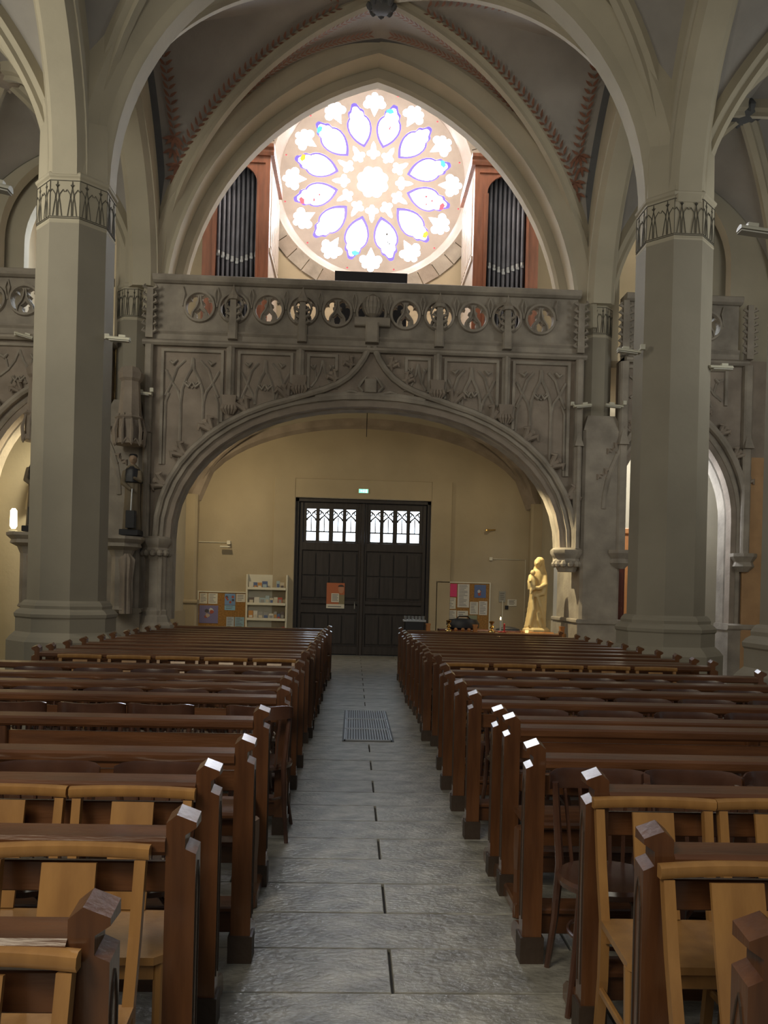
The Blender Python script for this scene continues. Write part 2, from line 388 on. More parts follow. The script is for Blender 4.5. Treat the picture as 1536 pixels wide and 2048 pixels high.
for nm, lp in panes:
    cx = (min(p[0] for p in lp)+max(p[0] for p in lp))/2; cz = (min(p[1] for p in lp)+max(p[1] for p in lp))/2
    if nm == 'petal':
        out = [(cx+(x-cx)*1.10, cz+(z-cz)*1.10) for x, z in lp]
        rim = plate_obj('glass_border', [out], YW+.180, .012, G_blue, rose)
        inn = [(cx+(x-cx)*0.84, cz+(z-cz)*0.84) for x, z in lp]
        plate_obj('glass_light', [inn], YW+.172, .008, G_white, rim)
        # coloured lights inside the tip of some petals
        d = Vector((cx-ROSE[0], cz-ROSE[1])).normalized(); t = Vector((-d.y, d.x))
        c0 = Vector((cx, cz)) + d*.30
        pm = {1: G_cyan, 2: G_orange, 5: G_cyan, 8: G_red, 9: G_cyan, 11: G_cyan, 3: G_red, 7: G_orange}.get(pk)
        if pm:
            s2 = 1 if pk % 2 else -1; q = [c0 + t*s2*.05, c0 + t*s2*.16 + d*.02, c0 + t*s2*.14 + d*.10, c0 + t*s2*.02 + d*.13, c0 - t*s2*.03 + d*.06]
            plate_obj('glass_piece', [[(p.x, p.y) for p in q]], YW+.166, .006, pm, rim)
        if pk in (3, 6, 8, 11):
            for _ in range(3):
                p0 = Vector((cx, cz)) + Vector((rr.uniform(-.12, .12), rr.uniform(-.14, .14)))
                q = [(p0.x + rr.uniform(.01, .04)*C_(an), p0.y + rr.uniform(.01, .05)*S_(an)) for an in (0, 1.2, 2.5, 3.8, 5.1)]
                plate_obj('glass_piece', [q], YW+.166, .006, G_red if pk != 6 else M_black, rim)
        pk += 1
    elif nm == 'dot':
        plate_obj('glass_pane', [[(cx+(x-cx)*1.2, cz+(z-cz)*1.2) for x, z in lp]], YW+.18, .01, G_red, rose)
    else:
        out = [(cx+(x-cx)*1.08, cz+(z-cz)*1.08) for x, z in lp]
        plate_obj('glass_pane', [out], YW+.18, .012, G_cream if nm == 'center' else G_white, rose)
MB().mm(-2.3, 2.7, YW+.30, YW+.33, 9.0, 13.8).build('rose_backing', M_black, rose)  # black panel closing the opening behind the rose glass

# ---- double door
door = empty('door_1', (0.18, YW+.3, 0), kind='structure')
door['label'] = 'tall dark oak double door with eight backlit traceried lights'
YD = YW + .12
MB().mm(-1.44, -1.36, YD-.06, YD+.2, 0, 3.74).mm(1.72, 1.80, YD-.06, YD+.2, 0, 3.74).mm(-1.44, 1.80, YD-.06, YD+.2, 3.66, 3.74).build('door_frame', M_door, door)
for si, (x0, x1) in enumerate(((-1.36, .18), (.18, 1.72))):
    lights = []; wd = (x1-x0-.30)/4
    for q in range(4):
        a = x0 + .15 + q*wd + .035 + (.02 if q > 1 else 0); b = a + wd - .09; lights.append((a, b))
    loops = [rect(x0+.005, x1-.005, 0.01, 3.66)] + [rect(a, b, 2.74, 3.50) for a, b in lights]
    leaf = plate_obj('door_leaf', loops, YD+.05, .06, M_door, door)
    # rails, stiles and raised panels
    m = MB()
    for z in (0.02, 1.0, 1.22, 2.5): m.bbox(x0+.02, x1-.02, YD+.01, YD+.05, z, z+(.20 if z != 1.22 else .10), .01)
    m.bbox(x0+.01, x0+.10, YD+.005, YD+.05, 0.01, 3.64, .012); m.bbox(x1-.10, x1-.01, YD+.005, YD+.05, 0.01, 3.64, .012)
    m.build('rails', M_door, leaf)
    for zlo, zhi in ((.26, .97), (1.36, 1.9), (1.9, 2.46)):
        for q in range(4):
            a = x0+.12+q*(x1-x0-.24)/4; b = a+(x1-x0-.24)/4-.03
            MB().box(((a+b)/2, YD+.035, (zlo+zhi)/2), (b-a, .05, zhi-zlo-.04)).build('door_panel', M_door, leaf)
    for a, b in lights:
        gp = MB().mm(a-.01, b+.01, YD+.10, YD+.115, 2.73, 3.51).build('glass_pane', G_door, leaf)
        c = (a+b)/2; hw = (b-a)/2
        m = MB().mm(a, b, YD+.055, YD+.09, 2.94, 2.972).mm(c-.011, c+.011, YD+.055, YD+.09, 2.96, 3.30)
        tr = [(a, YD+.08, 3.22), (a+.02, YD+.08, 3.27), (c, YD+.08, 3.345), (b-.02, YD+.08, 3.27), (b, YD+.08, 3.22)]
        m.tube(tr, .026, 4)
        m.tube([(a, YD+.08, 3.47), (c-.03, YD+.08, 3.40), (c, YD+.08, 3.345), (c+.03, YD+.08, 3.40), (b, YD+.08, 3.47)], .024, 4)
        m.tube([(a, YD+.08, 3.36), (a+.03, YD+.08, 3.39), (a+.03, YD+.08, 3.44), (a, YD+.08, 3.46)], .018, 4)
        m.tube([(b, YD+.08, 3.36), (b-.03, YD+.08, 3.39), (b-.03, YD+.08, 3.44), (b, YD+.08, 3.46)], .018, 4)
        m.build('light_tracery', M_door, gp)
MB().bbox(.13, .23, YD-.03, YD+.05, 0.01, 3.64, .02).build('meeting_stile', M_door, door)
MB().tube([(.02, YD-.0, 1.28), (.02, YD-.06, 1.25), (.02, YD-.06, 1.12), (.02, YD, 1.09)], .012, 6).build('door_handle', M_metal, door)

# ================================================================== COLUMNS
def octa(prof, c, seg=8): return MB().lathe([(r*OCT, z) for r, z in prof], c, seg, rot=PI/8)
def shaft_ornament(cx, cy, rf, z0, z1, parent, m):
    """incised lotus pattern on the faces that look towards the nave"""
    ob = MB(); side = 2*rf*math.tan(PI/8)
    for f in range(8):
        an = f*PI/4; n = Vector((C_(an), S_(an), 0)); t = Vector((-S_(an), C_(an), 0))
        if n.y > 0.5: continue
        o = Vector((cx, cy, 0)) + n*(rf+.004)
        H = z1 - z0
        def P(u, v): return o + t*(u*side/2) + Vector((0, 0, z0 + v*H))
        def ln(*uv, r=.006): ob.tube([P(a, b) for a, b in uv], r, 4, caps=False)
        ln((-1, .0), (1, .0)); ln((-1, .04), (1, .04)); ln((-1, .97), (1, .97)); ln((-1, .06), (-1, .95), r=.005)
        for c in (-.5, .5):
            for s in (-1, 1):
                ln((c+s*.04, .06), (c+s*.05, .4), (c+s*.15, .62), (c+s*.38, .74), (c+s*.46, .68))
                ln((c+s*.30, .06), (c+s*.20, .35), (c+s*.08, .62), (c, .78))
            ln((c-.07, .84), (c, .90), (c+.07, .84), (c, .78), (c-.07, .84)); ln((c, .78), (c, .95))
            ln((c-.12, .86), (c, .80), (c+.12, .86))
    return ob.build('lotus_ornament', m, parent)
def column(x, y, rf, zc, ztop, label, group=None, base=True, z0=0):
    c = empty('octagonal_column', (x, y, 0), label, 'column', group)
    if base:
        s = rf/.475
        pr = [(.70, 0), (.70, .78), (.66, .84), (.62, .88), (.60, .90), (.60, 1.08), (.615, 1.10), (.62, 1.14), (.59, 1.18), (.545, 1.21), (.55, 1.25), (.53, 1.29), (.50, 1.32)]
        octa([(r*s, z) for r, z in pr], (x, y, 0)).build('moulded_base', M_grey, c)
    octa([(rf, 1.30 if base else z0), (rf*.985, zc-.66)], (x, y, 0)).build('shaft', M_grey, c)
    octa([(rf*.985, zc-.66), (rf*1.0, zc-.64), (rf*.985, zc-.62), (rf*.985, zc-.07), (rf*1.03, zc-.05), (rf*1.05, zc-.02), (rf*1.02, zc), (rf*.97, zc+.02)], (x, y, 0)).build('painted_band', M_cream, c)
    shaft_ornament(x, y, rf*.985, zc-.60, zc-.09, c, M_line)
    octa([(rf*.97, zc), (rf*.95, zc+1.0), (rf*.86, zc+2.1), (rf*.7, ztop)], (x, y, 0)).build('upper_shaft', M_cream, c)
    return c
column(XL, YC, .475, 6.98, 11.2, 'octagonal grey column with painted lotus band, left of the pews')
column(XR, YC, .485, 7.10, 11.2, 'octagonal grey column with painted lotus band, right of the pews, fully in view')
column(XR+.06, YN, .475, 7.10, 11.2, 'octagonal column cut by the right edge of the photo')
column(XL-.10, YN-.1, .44, 7.00, 11.2, 'octagonal column just outside the left edge of the photo')
for x, xs, lb in ((-4.17, -1, 'slim octagonal pillar engaged left of the main gallery arch'), (4.42, 1, 'slim octagonal pillar engaged right of the main gallery arch')):
    c = column(x, YR, .29, 7.02, 11.6, lb, base=False, z0=4.7)
# broad pier under the right pillar, with its moulded base
for x0, x1, yb1, lb in ((4.13, 4.86, 16.2, 'broad plain stone pier carrying the right slim pillar'), (-4.52, -3.87, 15.4, 'broad plain stone pier behind the monk statue')):
    c = empty('stone_pier', ((x0+x1)/2, YR, 0), lb, 'pier')
    MB().bbox(x0, x1, 14.50, yb1, 1.14, 4.6, .05).build('pier_body', M_stone2, c)
    MB().box(((x0+x1)/2, 14.95, 4.75), (x1-x0, .9, .3), taper=.7).build('weathering', M_stone2, c)
    m = MB()
    for r_, z0, z1 in ((.14, 0, .34), (.10, .34, .62), (.05, .62, 1.06), (.08, 1.06, 1.14)): m.bbox(x0-r_, x1+r_, 14.50-r_, yb1+r_, z0, z1, .02)
    m.build('pier_base', M_stone2, c)

# ================================================================== VAULTS AND ARCHES
ceiling = empty('ceiling', (0, 0, 0), kind='structure')
ARCH = [(-.14, 0), (.14, 0), (.17, .03), (.20, .12), (.42, .32), (.42, .60), (-.42, .60), (-.42, .32), (-.20, .12), (-.17, .03)]
A1S, A1H, A1Z = 3.705, 3.66, 7.0
def nave_arch(y, S=A1S, h=A1H, zs=A1Z, sec=ARCH, name='transverse_arch', m=M_cream, x0=.235, n=20):
    return MB().sweep(xz(parch(x0, S, h, zs, n), y), sec, (0, 1, 0)).build(name, m, ceiling, smooth=True, angle=0.5)
nave_arch(YC)
nave_arch(YN)
# straight jambs of the arch ribs down the inner face of the columns
RIB = [(-.13, .14), (-.13, -.03), (-.06, -.07), (-.05, -.13), (.05, -.13), (.06, -.07), (.13, -.03), (.13, .14)]
def vault(x0, x1, ya, yb, zs, hA, hB, hC, hW, ceiling=ceiling, SA=None, paint=False, n=26, m=M_web, rib=M_cream, holes=()):
    xc, yc = (x0+x1)/2, (ya+yb)/2; S = (x1-x0)/2; Hy = (yb-ya)/2
    for side, y0, hh in ((0, ya, hA), (1, yb, hB)):      # transverse webs
        if side in holes: continue
        vs, fs, mi = [], [], []; NV = 8
        for i in range(2*n+1):
            u = -1 + i/n; x = xc + u*S; a = pz(u*S, S, hh, zs); d = pz(u*S, S, hC, zs); yd = y0 + (yc-y0)*(1-abs(u))
            for j in range(NV+1):
                of = min(.30, .26/max(abs(yc-y0)*(1-abs(u)), .01)); v = [0, of*.93, of, .32, .5, .68, 1-of, 1-of*.93, 1][j]; bulge = .10*S_(PI*v)*(1-abs(u))
                vs.append((x, y0 + (yd-y0)*v, a + (d-a)*v + bulge))
        for i in range(2*n):
            for j in range(NV):
                q = i*(NV+1)+j; fs.append((q, q+NV+1, q+NV+2, q+1)); mi.append(1 if (paint and j in (0, 7)) else 0)
        o = MB(); o.v = vs; o.f = fs; me = bpy.data.meshes.new('web'); me.from_pydata(vs, [], fs)
        me.materials.append(m); me.materials.append(M_webdark); me.polygons.foreach_set('material_index', mi)
        link_mesh('vault_web', me, None, ceiling, smooth=True)
        if paint: garlands(side, xc, S, y0, yc, hh, hC, zs)
    for sx in (-1, 1):                                     # webs over the side walls
        vs, fs, mi = [], [], []; NV = 8
        for i in range(2*n+1):
            u = -1 + i/n; y = yc + u*Hy; a = pz(u*Hy, Hy, hW, zs); d = pz(abs(u)*S, S, hC, zs); xd = xc + sx*S*abs(u); xw = xc + sx*S
            for j in range(NV+1):
                of = min(.30, .24/max(S*(1-abs(u)), .01)); v = [0, of*.93, of, .32, .5, .68, 1-of, 1-of*.93, 1][j]; vs.append((xw + (xd-xw)*v, y, a + (d-a)*v))
        for i in range(2*n):
            for j in range(NV):
                q = i*(NV+1)+j; fs.append((q, q+NV+1, q+NV+2, q+1)); mi.append(1 if (paint and j in (0, 7)) else 0)
        me = bpy.data.meshes.new('web'); me.from_pydata(vs, [], fs); me.materials.append(m); me.materials.append(M_webdark)
        me.polygons.foreach_set('material_index', mi); link_mesh('vault_web', me, None, ceiling, smooth=True)
        if paint:
            def W2(u, v):
                a = pz(u*Hy, Hy, hW, zs); d = pz(abs(u)*S, S, hC, zs); xd = xc + sx*S*abs(u); xw = xc + sx*S
                return Vector((xw + (xd-xw)*v, yc + u*Hy, a + (d-a)*v))
            for su in (1, -1):
                for which in (1, 0):
                    b = MB(); last = None; u = .80; cnt = 0
                    while u > .06:
                        of = .46/max(S*(1-u), .1); v = max(1-of, .52) if which else min(of*.9, .48)
                        if not which and u > .66: u -= .003; continue
                        p = W2(su*u, v)
                        if last is None or (p-last).length > .115:
                            p2 = W2(su*(u-.01), v); t = (p2-p).normalized(); n_ = (W2(su*u, v+.02)-p).cross(t).normalized()
                            if n_.x*sx > 0: n_ = -n_
                            cr_ = n_.cross(t).normalized()
                            for q in (-1, 1): leafpoly(b, p, (t*.75 + cr_*q*.75).normalized(), n_, .16, .030)
                            if cnt == 0:
                                for an in (-1.1, -.6, 0, .6, 1.1): leafpoly(b, p, (-t*C_(an) + cr_*S_(an)).normalized(), n_, .22, .04)
                                for an in (-.8, 0, .8): leafpoly(b, p - t*.2, (-t*C_(an) + cr_*S_(an)).normalized(), n_, .18, .035)
                            last = p; cnt += 1
                        u -= .003
                    b.build('painted_garland', M_red, ceiling)
    for sx in (-1, 1):                                     # diagonal ribs
        p0 = Vector((xc - S, yc - sx*Hy, 0)); p1 = Vector((xc + S, yc + sx*Hy, 0)); path = []
        for i in range(2*n+1):
            u = -1 + i/n; p = p0.lerp(p1, (u+1)/2); path.append((p.x, p.y, pz(u*S, S, hC, zs) - .03))
        side = Vector((0, 0, 1)).cross((p1-p0).normalized())
        MB().sweep(path, RIB, side).build('diagonal_rib', rib, ceiling, smooth=True, angle=.5)
    return xc, yc, zs + hC
def leafpoly(b, p, d, nrm, L, W, lift=.05):
    s = nrm.cross(d).normalized(); c = [p, p + d*L*.35 + s*W, p + d*L*.75 + s*W*.7, p + d*L, p + d*L*.6 - s*W*.5, p + d*L*.25 - s*W*.6]
    b.add([q + nrm*lift for q in c], [tuple(range(6))])
def garlands(side, xc, S, y0, yc, hA, hC, zs):
    def W(u, v):
        a = pz(u*S, S, hA, zs); d = pz(u*S, S, hC, zs); yd = y0 + (yc-y0)*(1-abs(u))
        return Vector((xc+u*S, y0+(yd-y0)*v, a+(d-a)*v+.10*S_(PI*v)*(1-abs(u))))
    for sx in (-1, 1):
        for which in (0, 1):
            b = MB(); prev = None
            us = [0.80 - .020*i for i in range(38)]
            for i, u in enumerate(us):
                yspan = abs(yc-y0)*(1-u); off = .44/max(yspan, .25)
                v = max(1 - off, .55) if which else min(off, .45)
                p = W(sx*u, v); p2 = W(sx*(u-.022), v); t = (p2-p).normalized()
                e = .02; n_ = (W(sx*u, v+e)-p).cross(p2-p).normalized()
                if n_.z > 0: n_ = -n_
                cr_ = n_.cross(t).normalized(); sz = .15 if u < .80 else .10
                if which == 0 and u > .66: continue
                for s in (-1, 1): leafpoly(b, p, (t*.75 + cr_*s*.75).normalized(), n_, sz, .026)
                if i == 0 or (which == 0 and prev is None):
                    for an in (-1.1, -.6, 0, .6, 1.1): leafpoly(b, p, (-t*C_(an) + cr_*S_(an)).normalized(), n_, .20, .035)
                    for an in (-.8, 0, .8): leafpoly(b, p - t*.16, (-t*C_(an) + cr_*S_(an)).normalized(), n_, .16, .03)
                prev = p
            b.build('painted_garland', M_red, ceiling)
vault(XL+.15, XR-.15, YC+.15, YR-.1, 7.0, 3.95, 4.65, 4.35, 3.5, paint=True)
vault(XL+.15, XR-.15, YN, YC-.15, 7.0, 3.95, 3.95, 4.35, 3.5)
vault(4.62, 7.95, YC, YR, 6.9, 2.75, 2.6, 2.85, 2.75, m=M_web)
vault(4.62, 7.95, YN, YC, 6.9, 2.75, 2.75, 2.85, 2.75, m=M_web)
vault(-7.5, -4.15, YC, YR, 6.9, 2.75, 2.6, 2.85, 2.75, m=M_web)
vault(-7.5, -4.15, YN, YC, 6.9, 2.75, 2.75, 2.85, 2.75, m=M_web)
def boss(x, y, z, r, m):
    b = MB().lathe([(r*.35, -.22), (r*.8, -.18), (r, -.08), (r*.8, .02), (r*.3, .10)], (x, y, z), 12)
    for k in range(8):
        a = k*PI/4; b.lathe([(.0, -.10), (.05, -.06), (.07, 0), (.04, .06), (0, .08)], (x+r*.85*C_(a), y+r*.85*S_(a), z-.12), 6)
    b.build('carved_boss', m, ceiling, smooth=True)
boss(XC, (YC+YR)/2+.05, 11.28, .22, M_webdark); boss(6.28, 13.07, 9.75, .28, M_webdark); boss(-5.82, 13.07, 9.75, .28, M_stone)
# gallery vault beyond the west arch
gc = empty('ceiling_gallery', (0, 17, 13.9), kind='structure')
MB().mm(-9, 9.5, YR+.6, YW, 13.9, 14.1).build('gallery_roof', M_web, gc)
# west arch: two orders (front, then recessed and smaller)
w1, w2 = (3.81, 4.985, 6.51), (3.62, 4.80, 6.46)
nave_arch(15.0, *w1, x0=XC, sec=[(-.22, 0), (.20, 0), (.20, .34), (-.40, .34), (-.40, .26), (-.36, .20), (-.26, .13), (-.22, .07)], name='west_arch_outer_order')
nave_arch(15.36, *w2, x0=XC, sec=[(-.10, 0), (.09, 0), (.09, .45), (-.155, .45), (-.155, .05)], name='west_arch_inner_order')
# masonry wall above the west arch
big = parch(XC, w1[0]+.22, w1[1]+.26, w1[2])
wall_t = empty('wall_tribune', (0, 15, 0), kind='structure')
plate_obj('masonry', [[(-4.05, 6.3), (-4.05, 14), (4.55, 14), (4.55, 6.3)] + [(x, z) for x, z in reversed(big) if z > 6.6]], 15.05, .4, M_cream, wall_t)

# ---- arcade walls along the nave (pointed arches between the columns)
def arcade(x, name, far_z=14):
    wl = empty(name, (x, YC, 0), kind='structure')
    loops = [[(YN-.35, 6.9), (YN-.35, 13.5), (YR, 13.5), (YR, 6.9)]]
    outer = [(YN-2.4, 13.5), (YR, 13.5), (YR, 6.95)]
    for y0, y1 in ((YC, YR+.08), (YN, YC)):
        cy = (y0+y1)/2; S = (y1-y0)/2 - .40; outer += [(a, b) for a, b in reversed(parch(cy, S, 2.75, 6.95, 12))]
    outer += [(YN-.4, 6.95), (YN-2.4, 9.2)]
    me = plate([outer], .52); me.transform(Matrix(((0, 1, 0, x-.26), (1, 0, 0, 0), (0, 0, 1, 0), (0, 0, 0, 1))))
    me.flip_normals(); link_mesh('masonry', me, M_cream, wl)
    for y0, y1 in ((YC, YR+.08), (YN, YC)):
        cy = (y0+y1)/2; S = (y1-y0)/2 - .40
        MB().sweep(yzp(parch(cy, S, 2.75, 6.95, 14), x), [(-.16, -.10), (.16, -.10), (.24, .0), (.24, .2), (-.24, .2), (-.24, .0)], (-1, 0, 0)).build('arcade_arch', M_cream, wl, smooth=True, angle=.5)
arcade(XL, 'wall_arcade_left'); arcade(XR, 'wall_arcade_right')
# transverse arches over the aisles
for y in (YC, YN):
    for x0 in (6.28, -5.82):
        nave_arch(y, 1.50, 2.55, 6.95, [(-.16, 0), (.16, 0), (.34, .2), (.34, .48), (-.34, .48), (-.34, .2)], 'aisle_arch', M_cream, x0, 12)
# outer aisle walls
for x, nm in ((8.0, 'wall_right'), (-7.6, 'wall_left')):
    wl = empty(nm, (x, 10, 0), kind='structure')
    s = 1 if x > 0 else -1
    MB().mm(x, x+s*.4, 4.5, 21, -.1, 11).build('masonry', M_wall, wl)

# ================================================================== ORGAN GALLERY SCREEN
YS = 14.6
def sell(cx, a, b, zs, n=2.15, steps=26):
    out = []
    for i in range(steps+1):
        t = PI - PI*i/steps; c, s = C_(t), S_(t)
        out.append((cx + a*math.copysign(abs(c)**(2/n), c), zs + b*abs(s)**(2/n)))
    return out
scr = empty('gallery_screen', (XC, YS, 0), 'carved brown stone gallery screen with wide flattened arch and pierced parapet', 'screen')
arch = sell(XC, 3.56, 2.52, 2.40)
arch[0] = (arch[0][0], 2.4); arch[-1] = (arch[-1][0], 2.4)
Z_CORN = 6.0
plate_obj('wall_face', [[(-3.85, 2.3), (-3.85, Z_CORN)] + [(4.10, Z_CORN), (4.10, 2.3)] + [(3.56+XC, 2.3)] + list(reversed(arch)) + [(XC-3.56, 2.3)]], YS, .45, M_stone, scr)
# arch mouldings and jambs
jamb = [(XC-3.56, 0.95)] + [(XC-3.56, z) for z in (1.5, 2.0)] + arch + [(XC+3.56, 2.2)]
MB().sweep(xz(jamb, YS), [(.45, -.02), (.18, -.02), (.12, .02), (.10, .06), (.02, .07), (-.01, .11), (-.06, .12), (-.07, .17), (-.04, .21), (0.0, .22), (.45, .22)], (0, 1, 0)).build('arch_moulding', M_stone2, scr, smooth=True, angle=.45)
hood = sell(XC, 3.80, 2.72, 2.42)
ogl = [(x, z) for x, z in hood if x < XC-1.15]
og = ogl + [(XC-.85, 5.17), (XC-.60, 5.28), (XC-.40, 5.42), (XC-.25, 5.58), (XC-.13, 5.76), (XC-.03, 5.98)]
ogr = [(2*XC-x, z) for x, z in reversed(og)]
HS = [(-.10, -.04), (-.13, .0), (-.12, .05), (-.06, .08), (.02, .08), (.02, -.04)]
MB().sweep(xz(og, YS), HS, (0, 1, 0)).build('hood_mould', M_stone2, scr, smooth=True, angle=.5)
MB().sweep(xz(ogr, YS), HS, (0, 1, 0)).build('hood_mould', M_stone2, scr, smooth=True, angle=.5)
hl = [(x, z) for x, z in hood if abs(x-XC) <= 1.3]
MB().sweep(xz(hl, YS), [(-.05, -.03), (-.05, .03), (.02, .03), (.02, -.03)], (0, 1, 0)).build('inner_hood', M_stone2, scr)
# tablet with relief in the ogee
MB().bbox(XC-.11, XC+.11, YS-.10, YS+.02, 5.16, 5.40, .02).build('coat_of_arms_tablet', M_stone2, scr)
m = MB()
for s in (-1, 1):
    m.tube([(XC+s*.14, YS-.03, 5.18), (XC+s*.22, YS-.05, 5.26), (XC+s*.16, YS-.04, 5.36), (XC+s*.08, YS-.03, 5.46)], [.03, .035, .03, .012], 6)
    m.tube([(XC+s*.25, YS-.03, 5.16), (XC+s*.36, YS-.05, 5.18), (XC+s*.48, YS-.03, 5.16)], [.03, .035, .015], 6)
m.build('relief_foliage', M_stone2, scr, smooth=True)
# crockets riding on the hood
def crocket(x, z, ang, s, parent):
    m = MB(); d = Vector((C_(ang), 0, S_(ang))); t = Vector((-S_(ang), 0, C_(ang)))
    for q in (-1, 0, 1):
        p = Vector((x, YS-.06, z)); e = p + d*.20*s + t*q*.11*s + Vector((0, -.05, 0)); mid = p + d*.12*s + t*q*.05*s
        m.tube([p, mid, e, e + t*.05*s*q - d*.05*s], [.035*s, .045*s, .05*s, .015*s], 6)
    m.tube([Vector((x, YS-.05, z)) - t*.08*s, Vector((x, YS-.09, z)) + d*.04, Vector((x, YS-.05, z)) + t*.08*s], [.02, .045, .02], 6)
    m.build('crocket', M_stone, parent, smooth=True)
for f in (.10, .17, .24, .31, .38):
    i = f*26; p = Vector(hood[int(i)]).lerp(Vector(hood[int(i)+1]), i-int(i))
    an = math.atan2(p.y-2.4, (p.x-XC)*.6)
    crocket(p.x, p.y+.03, an, 1.15, scr); crocket(2*XC-p.x, p.y+.03, PI-an, 1.15, scr)
for (x, z) in ((XC-.62, 5.36), (XC-.33, 5.62)):
    crocket(x, z, 2.3, .8, scr); crocket(2*XC-x, z, PI-2.3, .8, scr)
# string courses
def hrun(name, x0, x1, z, sec, mm_, parent, y=None):
    y = YS if y is None else y
    MB().sweep([(x0, y, z), (x1, y, z)], sec, (0, 1, 0)).build(name, mm_, parent)
CORN = [(.30, .0), (-.10, 0), (-.14, .035), (-.14, .07), (-.06, .12), (.30, .12)]
def parapet(x0, x1, ks, zc, parent, pins=True):
    """pierced parapet: circles of radius .27 at ks, each with three leaf-shaped lights"""
    zb, zt = Z_CORN+.18, 7.02
    loops = [rect(x0, x1, zb, zt)]; rims = MB()
    for cx in ks:
        if cx-.31 < x0 or cx+.31 > x1: continue
        half = [(.045, .20), (.085, .225), (.13, .215), (.155, .175), (.145, .125), (.175, .135), (.215, .12), (.24, .06), (.243, 0), (.225, -.09), (.18, -.16), (.155, -.175), (.15, -.10), (.12, -.045), (.075, .0), (.06, .05), (.085, .085), (.05, .11), (.03, .155)]
        loops.append([(cx+a, zc+b) for a, b in half]); loops.append([(cx-a, zc+b) for a, b in reversed(half)])
        loops.append([(cx+a, zc+b) for a, b in ((0, -.015), (.04, -.06), (.095, -.095), (.055, -.115), (.06, -.16), (.035, -.21), (-.035, -.21), (-.06, -.16), (-.055, -.115), (-.095, -.095), (-.04, -.06))])
        rims.sweep([(cx+.262*C_(-q*PI/14), YS-.0, zc+.262*S_(-q*PI/14)) for q in range(28)], [(-.045, -.018), (-.045, .018), (.02, .03), (.02, -.03)], (0, 1, 0), closed=True)
        for s in (-1, 1):
            rims.tube([(cx+s*.15, YS-.0, zc-.21), (cx+s*.125, YS-.015, zc-.10), (cx+s*.06, YS-.02, zc-.01), (cx+s*.03, YS-.02, zc+.07), (cx+s*.015, YS-.015, zc+.2)], .018, 4)
        for s in (-1, 1):
            rims.tube([(cx+s*.31, YS-.01, zc+.36), (cx+s*.27, YS-.02, zc+.22), (cx+s*.31, YS-.01, zc)], .014, 4)
    plate_obj('pierced_panel', loops, YS+.02, .13, M_stone2, parent)
    rims.build('tracery_rims', M_stone2, parent)
    hrun('hand_rail', x0-.03, x1+.03, 7.02, [(.28, 0), (-.04, 0), (-.10, .03), (-.12, .07), (-.12, .12), (-.09, .14), (.28, .14)], M_stone2, parent)
    hrun('parapet_plinth', x0, x1, Z_CORN, [(.30, .0), (-.03, 0), (-.03, .10), (-.07, .14), (-.05, .18), (.30, .18)], M_stone2, parent)
def pinnacle(cx, z0, z1, parent, w_=.085):
    m = MB(); m.bbox(cx-w_, cx+w_, YS-.16, YS+.02, z0, z0+.30, .03)
    m.box((cx, YS-.08, (z0+.3+z1)/2-.05), (w_*1.5, .13, z1-z0-.35), taper=.75)
    for z in (.34, .45, .56):
        for s in (-1, 1): m.tube([(cx+s*w_*.6, YS-.10, z0+z), (cx+s*w_*1.4, YS-.12, z0+z+.03), (cx+s*w_*1.1, YS-.12, z0+z+.08)], [.03, .035, .01], 5)
    m.lathe([(w_*1.15, 0), (w_*1.3, .05), (w_*.6, .14), (w_*.2, .24), (.0, .30)], (cx, YS-.10, z1-.20), 8)
    m.build('pinnacle', M_stone2, parent)
    r = MB(); hoodp = [(cx-.155+.155*(1-C_(t)), z1-.28+.17*S_(t)) for t in [PI*i/10 for i in range(11)]]
    r.sweep(xz(hoodp, YS), [(-.07, -.02), (-.07, .015), (.02, .02), (.02, -.02)], (0, 1, 0))
    for s in (-1, 1): r.tube([(cx+s*.155, YS-.04, z1-.28), (cx+s*.13, YS-.05, z1-.38), (cx+s*.05, YS-.04, z1-.47), (cx+s*.03, YS-.04, z1-.55)], .02, 5)
    r.build('ogee_canopy', M_stone2, parent, smooth=True)
kx = [XC-.02 + k*.622 for k in range(-5, 6)]
parapet(-3.72, 4.0, kx, 6.62, scr)
hrun('string_course', -3.9, 4.15, 5.88, CORN, M_stone2, scr)
for k in (-4, -2, 2, 4): pinnacle(XC-.02+k*.622, 6.02, 6.93, scr)
# central boss on the parapet: fluted bulb on a pedestal
m = MB().bbox(XC-.12, XC+.12, YS-.20, YS+.02, 6.04, 6.40, .03).bbox(XC-.32, XC+.32, YS-.12, YS+.02, 6.36, 6.52, .02)
m.build('central_bracket', M_stone2, scr)
m = MB(); prof = [(.05, 0), (.13, .04), (.19, .14), (.20, .24), (.15, .34), (.06, .40), (.02, .43)]
for i in range(16):
    a0 = 2*PI*i/16; m.lathe(prof, (XC, YS-.06, 6.52), 2, a0=a0+.03, a1=a0+2*PI/16-.03, caps=False)
m.lathe([(r*.93, z) for r, z in prof], (XC, YS-.06, 6.52), 16)
m.build('fluted_bulb', M_stone2, scr)
# pilaster strips dividing the face, with leafy drops
pil = [(-2.33, 4.66), (-1.08, 5.06), (1.42, 5.06), (2.68, 4.66)]
for x, zb in pil:
    m = MB().bbox(x-.075, x+.075, YS-.09, YS+.02, zb+.35, 5.9, .025).bbox(x-.03, x+.03, YS-.12, YS+.02, zb+.35, 5.9, .012)
    st = m.build('pilaster_strip', M_stone2, scr)
    m = MB().box((x, YS-.06, zb+.26), (.22, .16, .18), taper=1.2)
    for q in range(5): m.tube([(x+(q-2)*.045, YS-.10, zb+.22), (x+(q-2)*.06, YS-.15, zb+.10), (x+(q-2)*.035, YS-.10, zb+.02)], [.03, .035, .012], 5)
    m.build('carved_drop', M_stone, st, smooth=True)
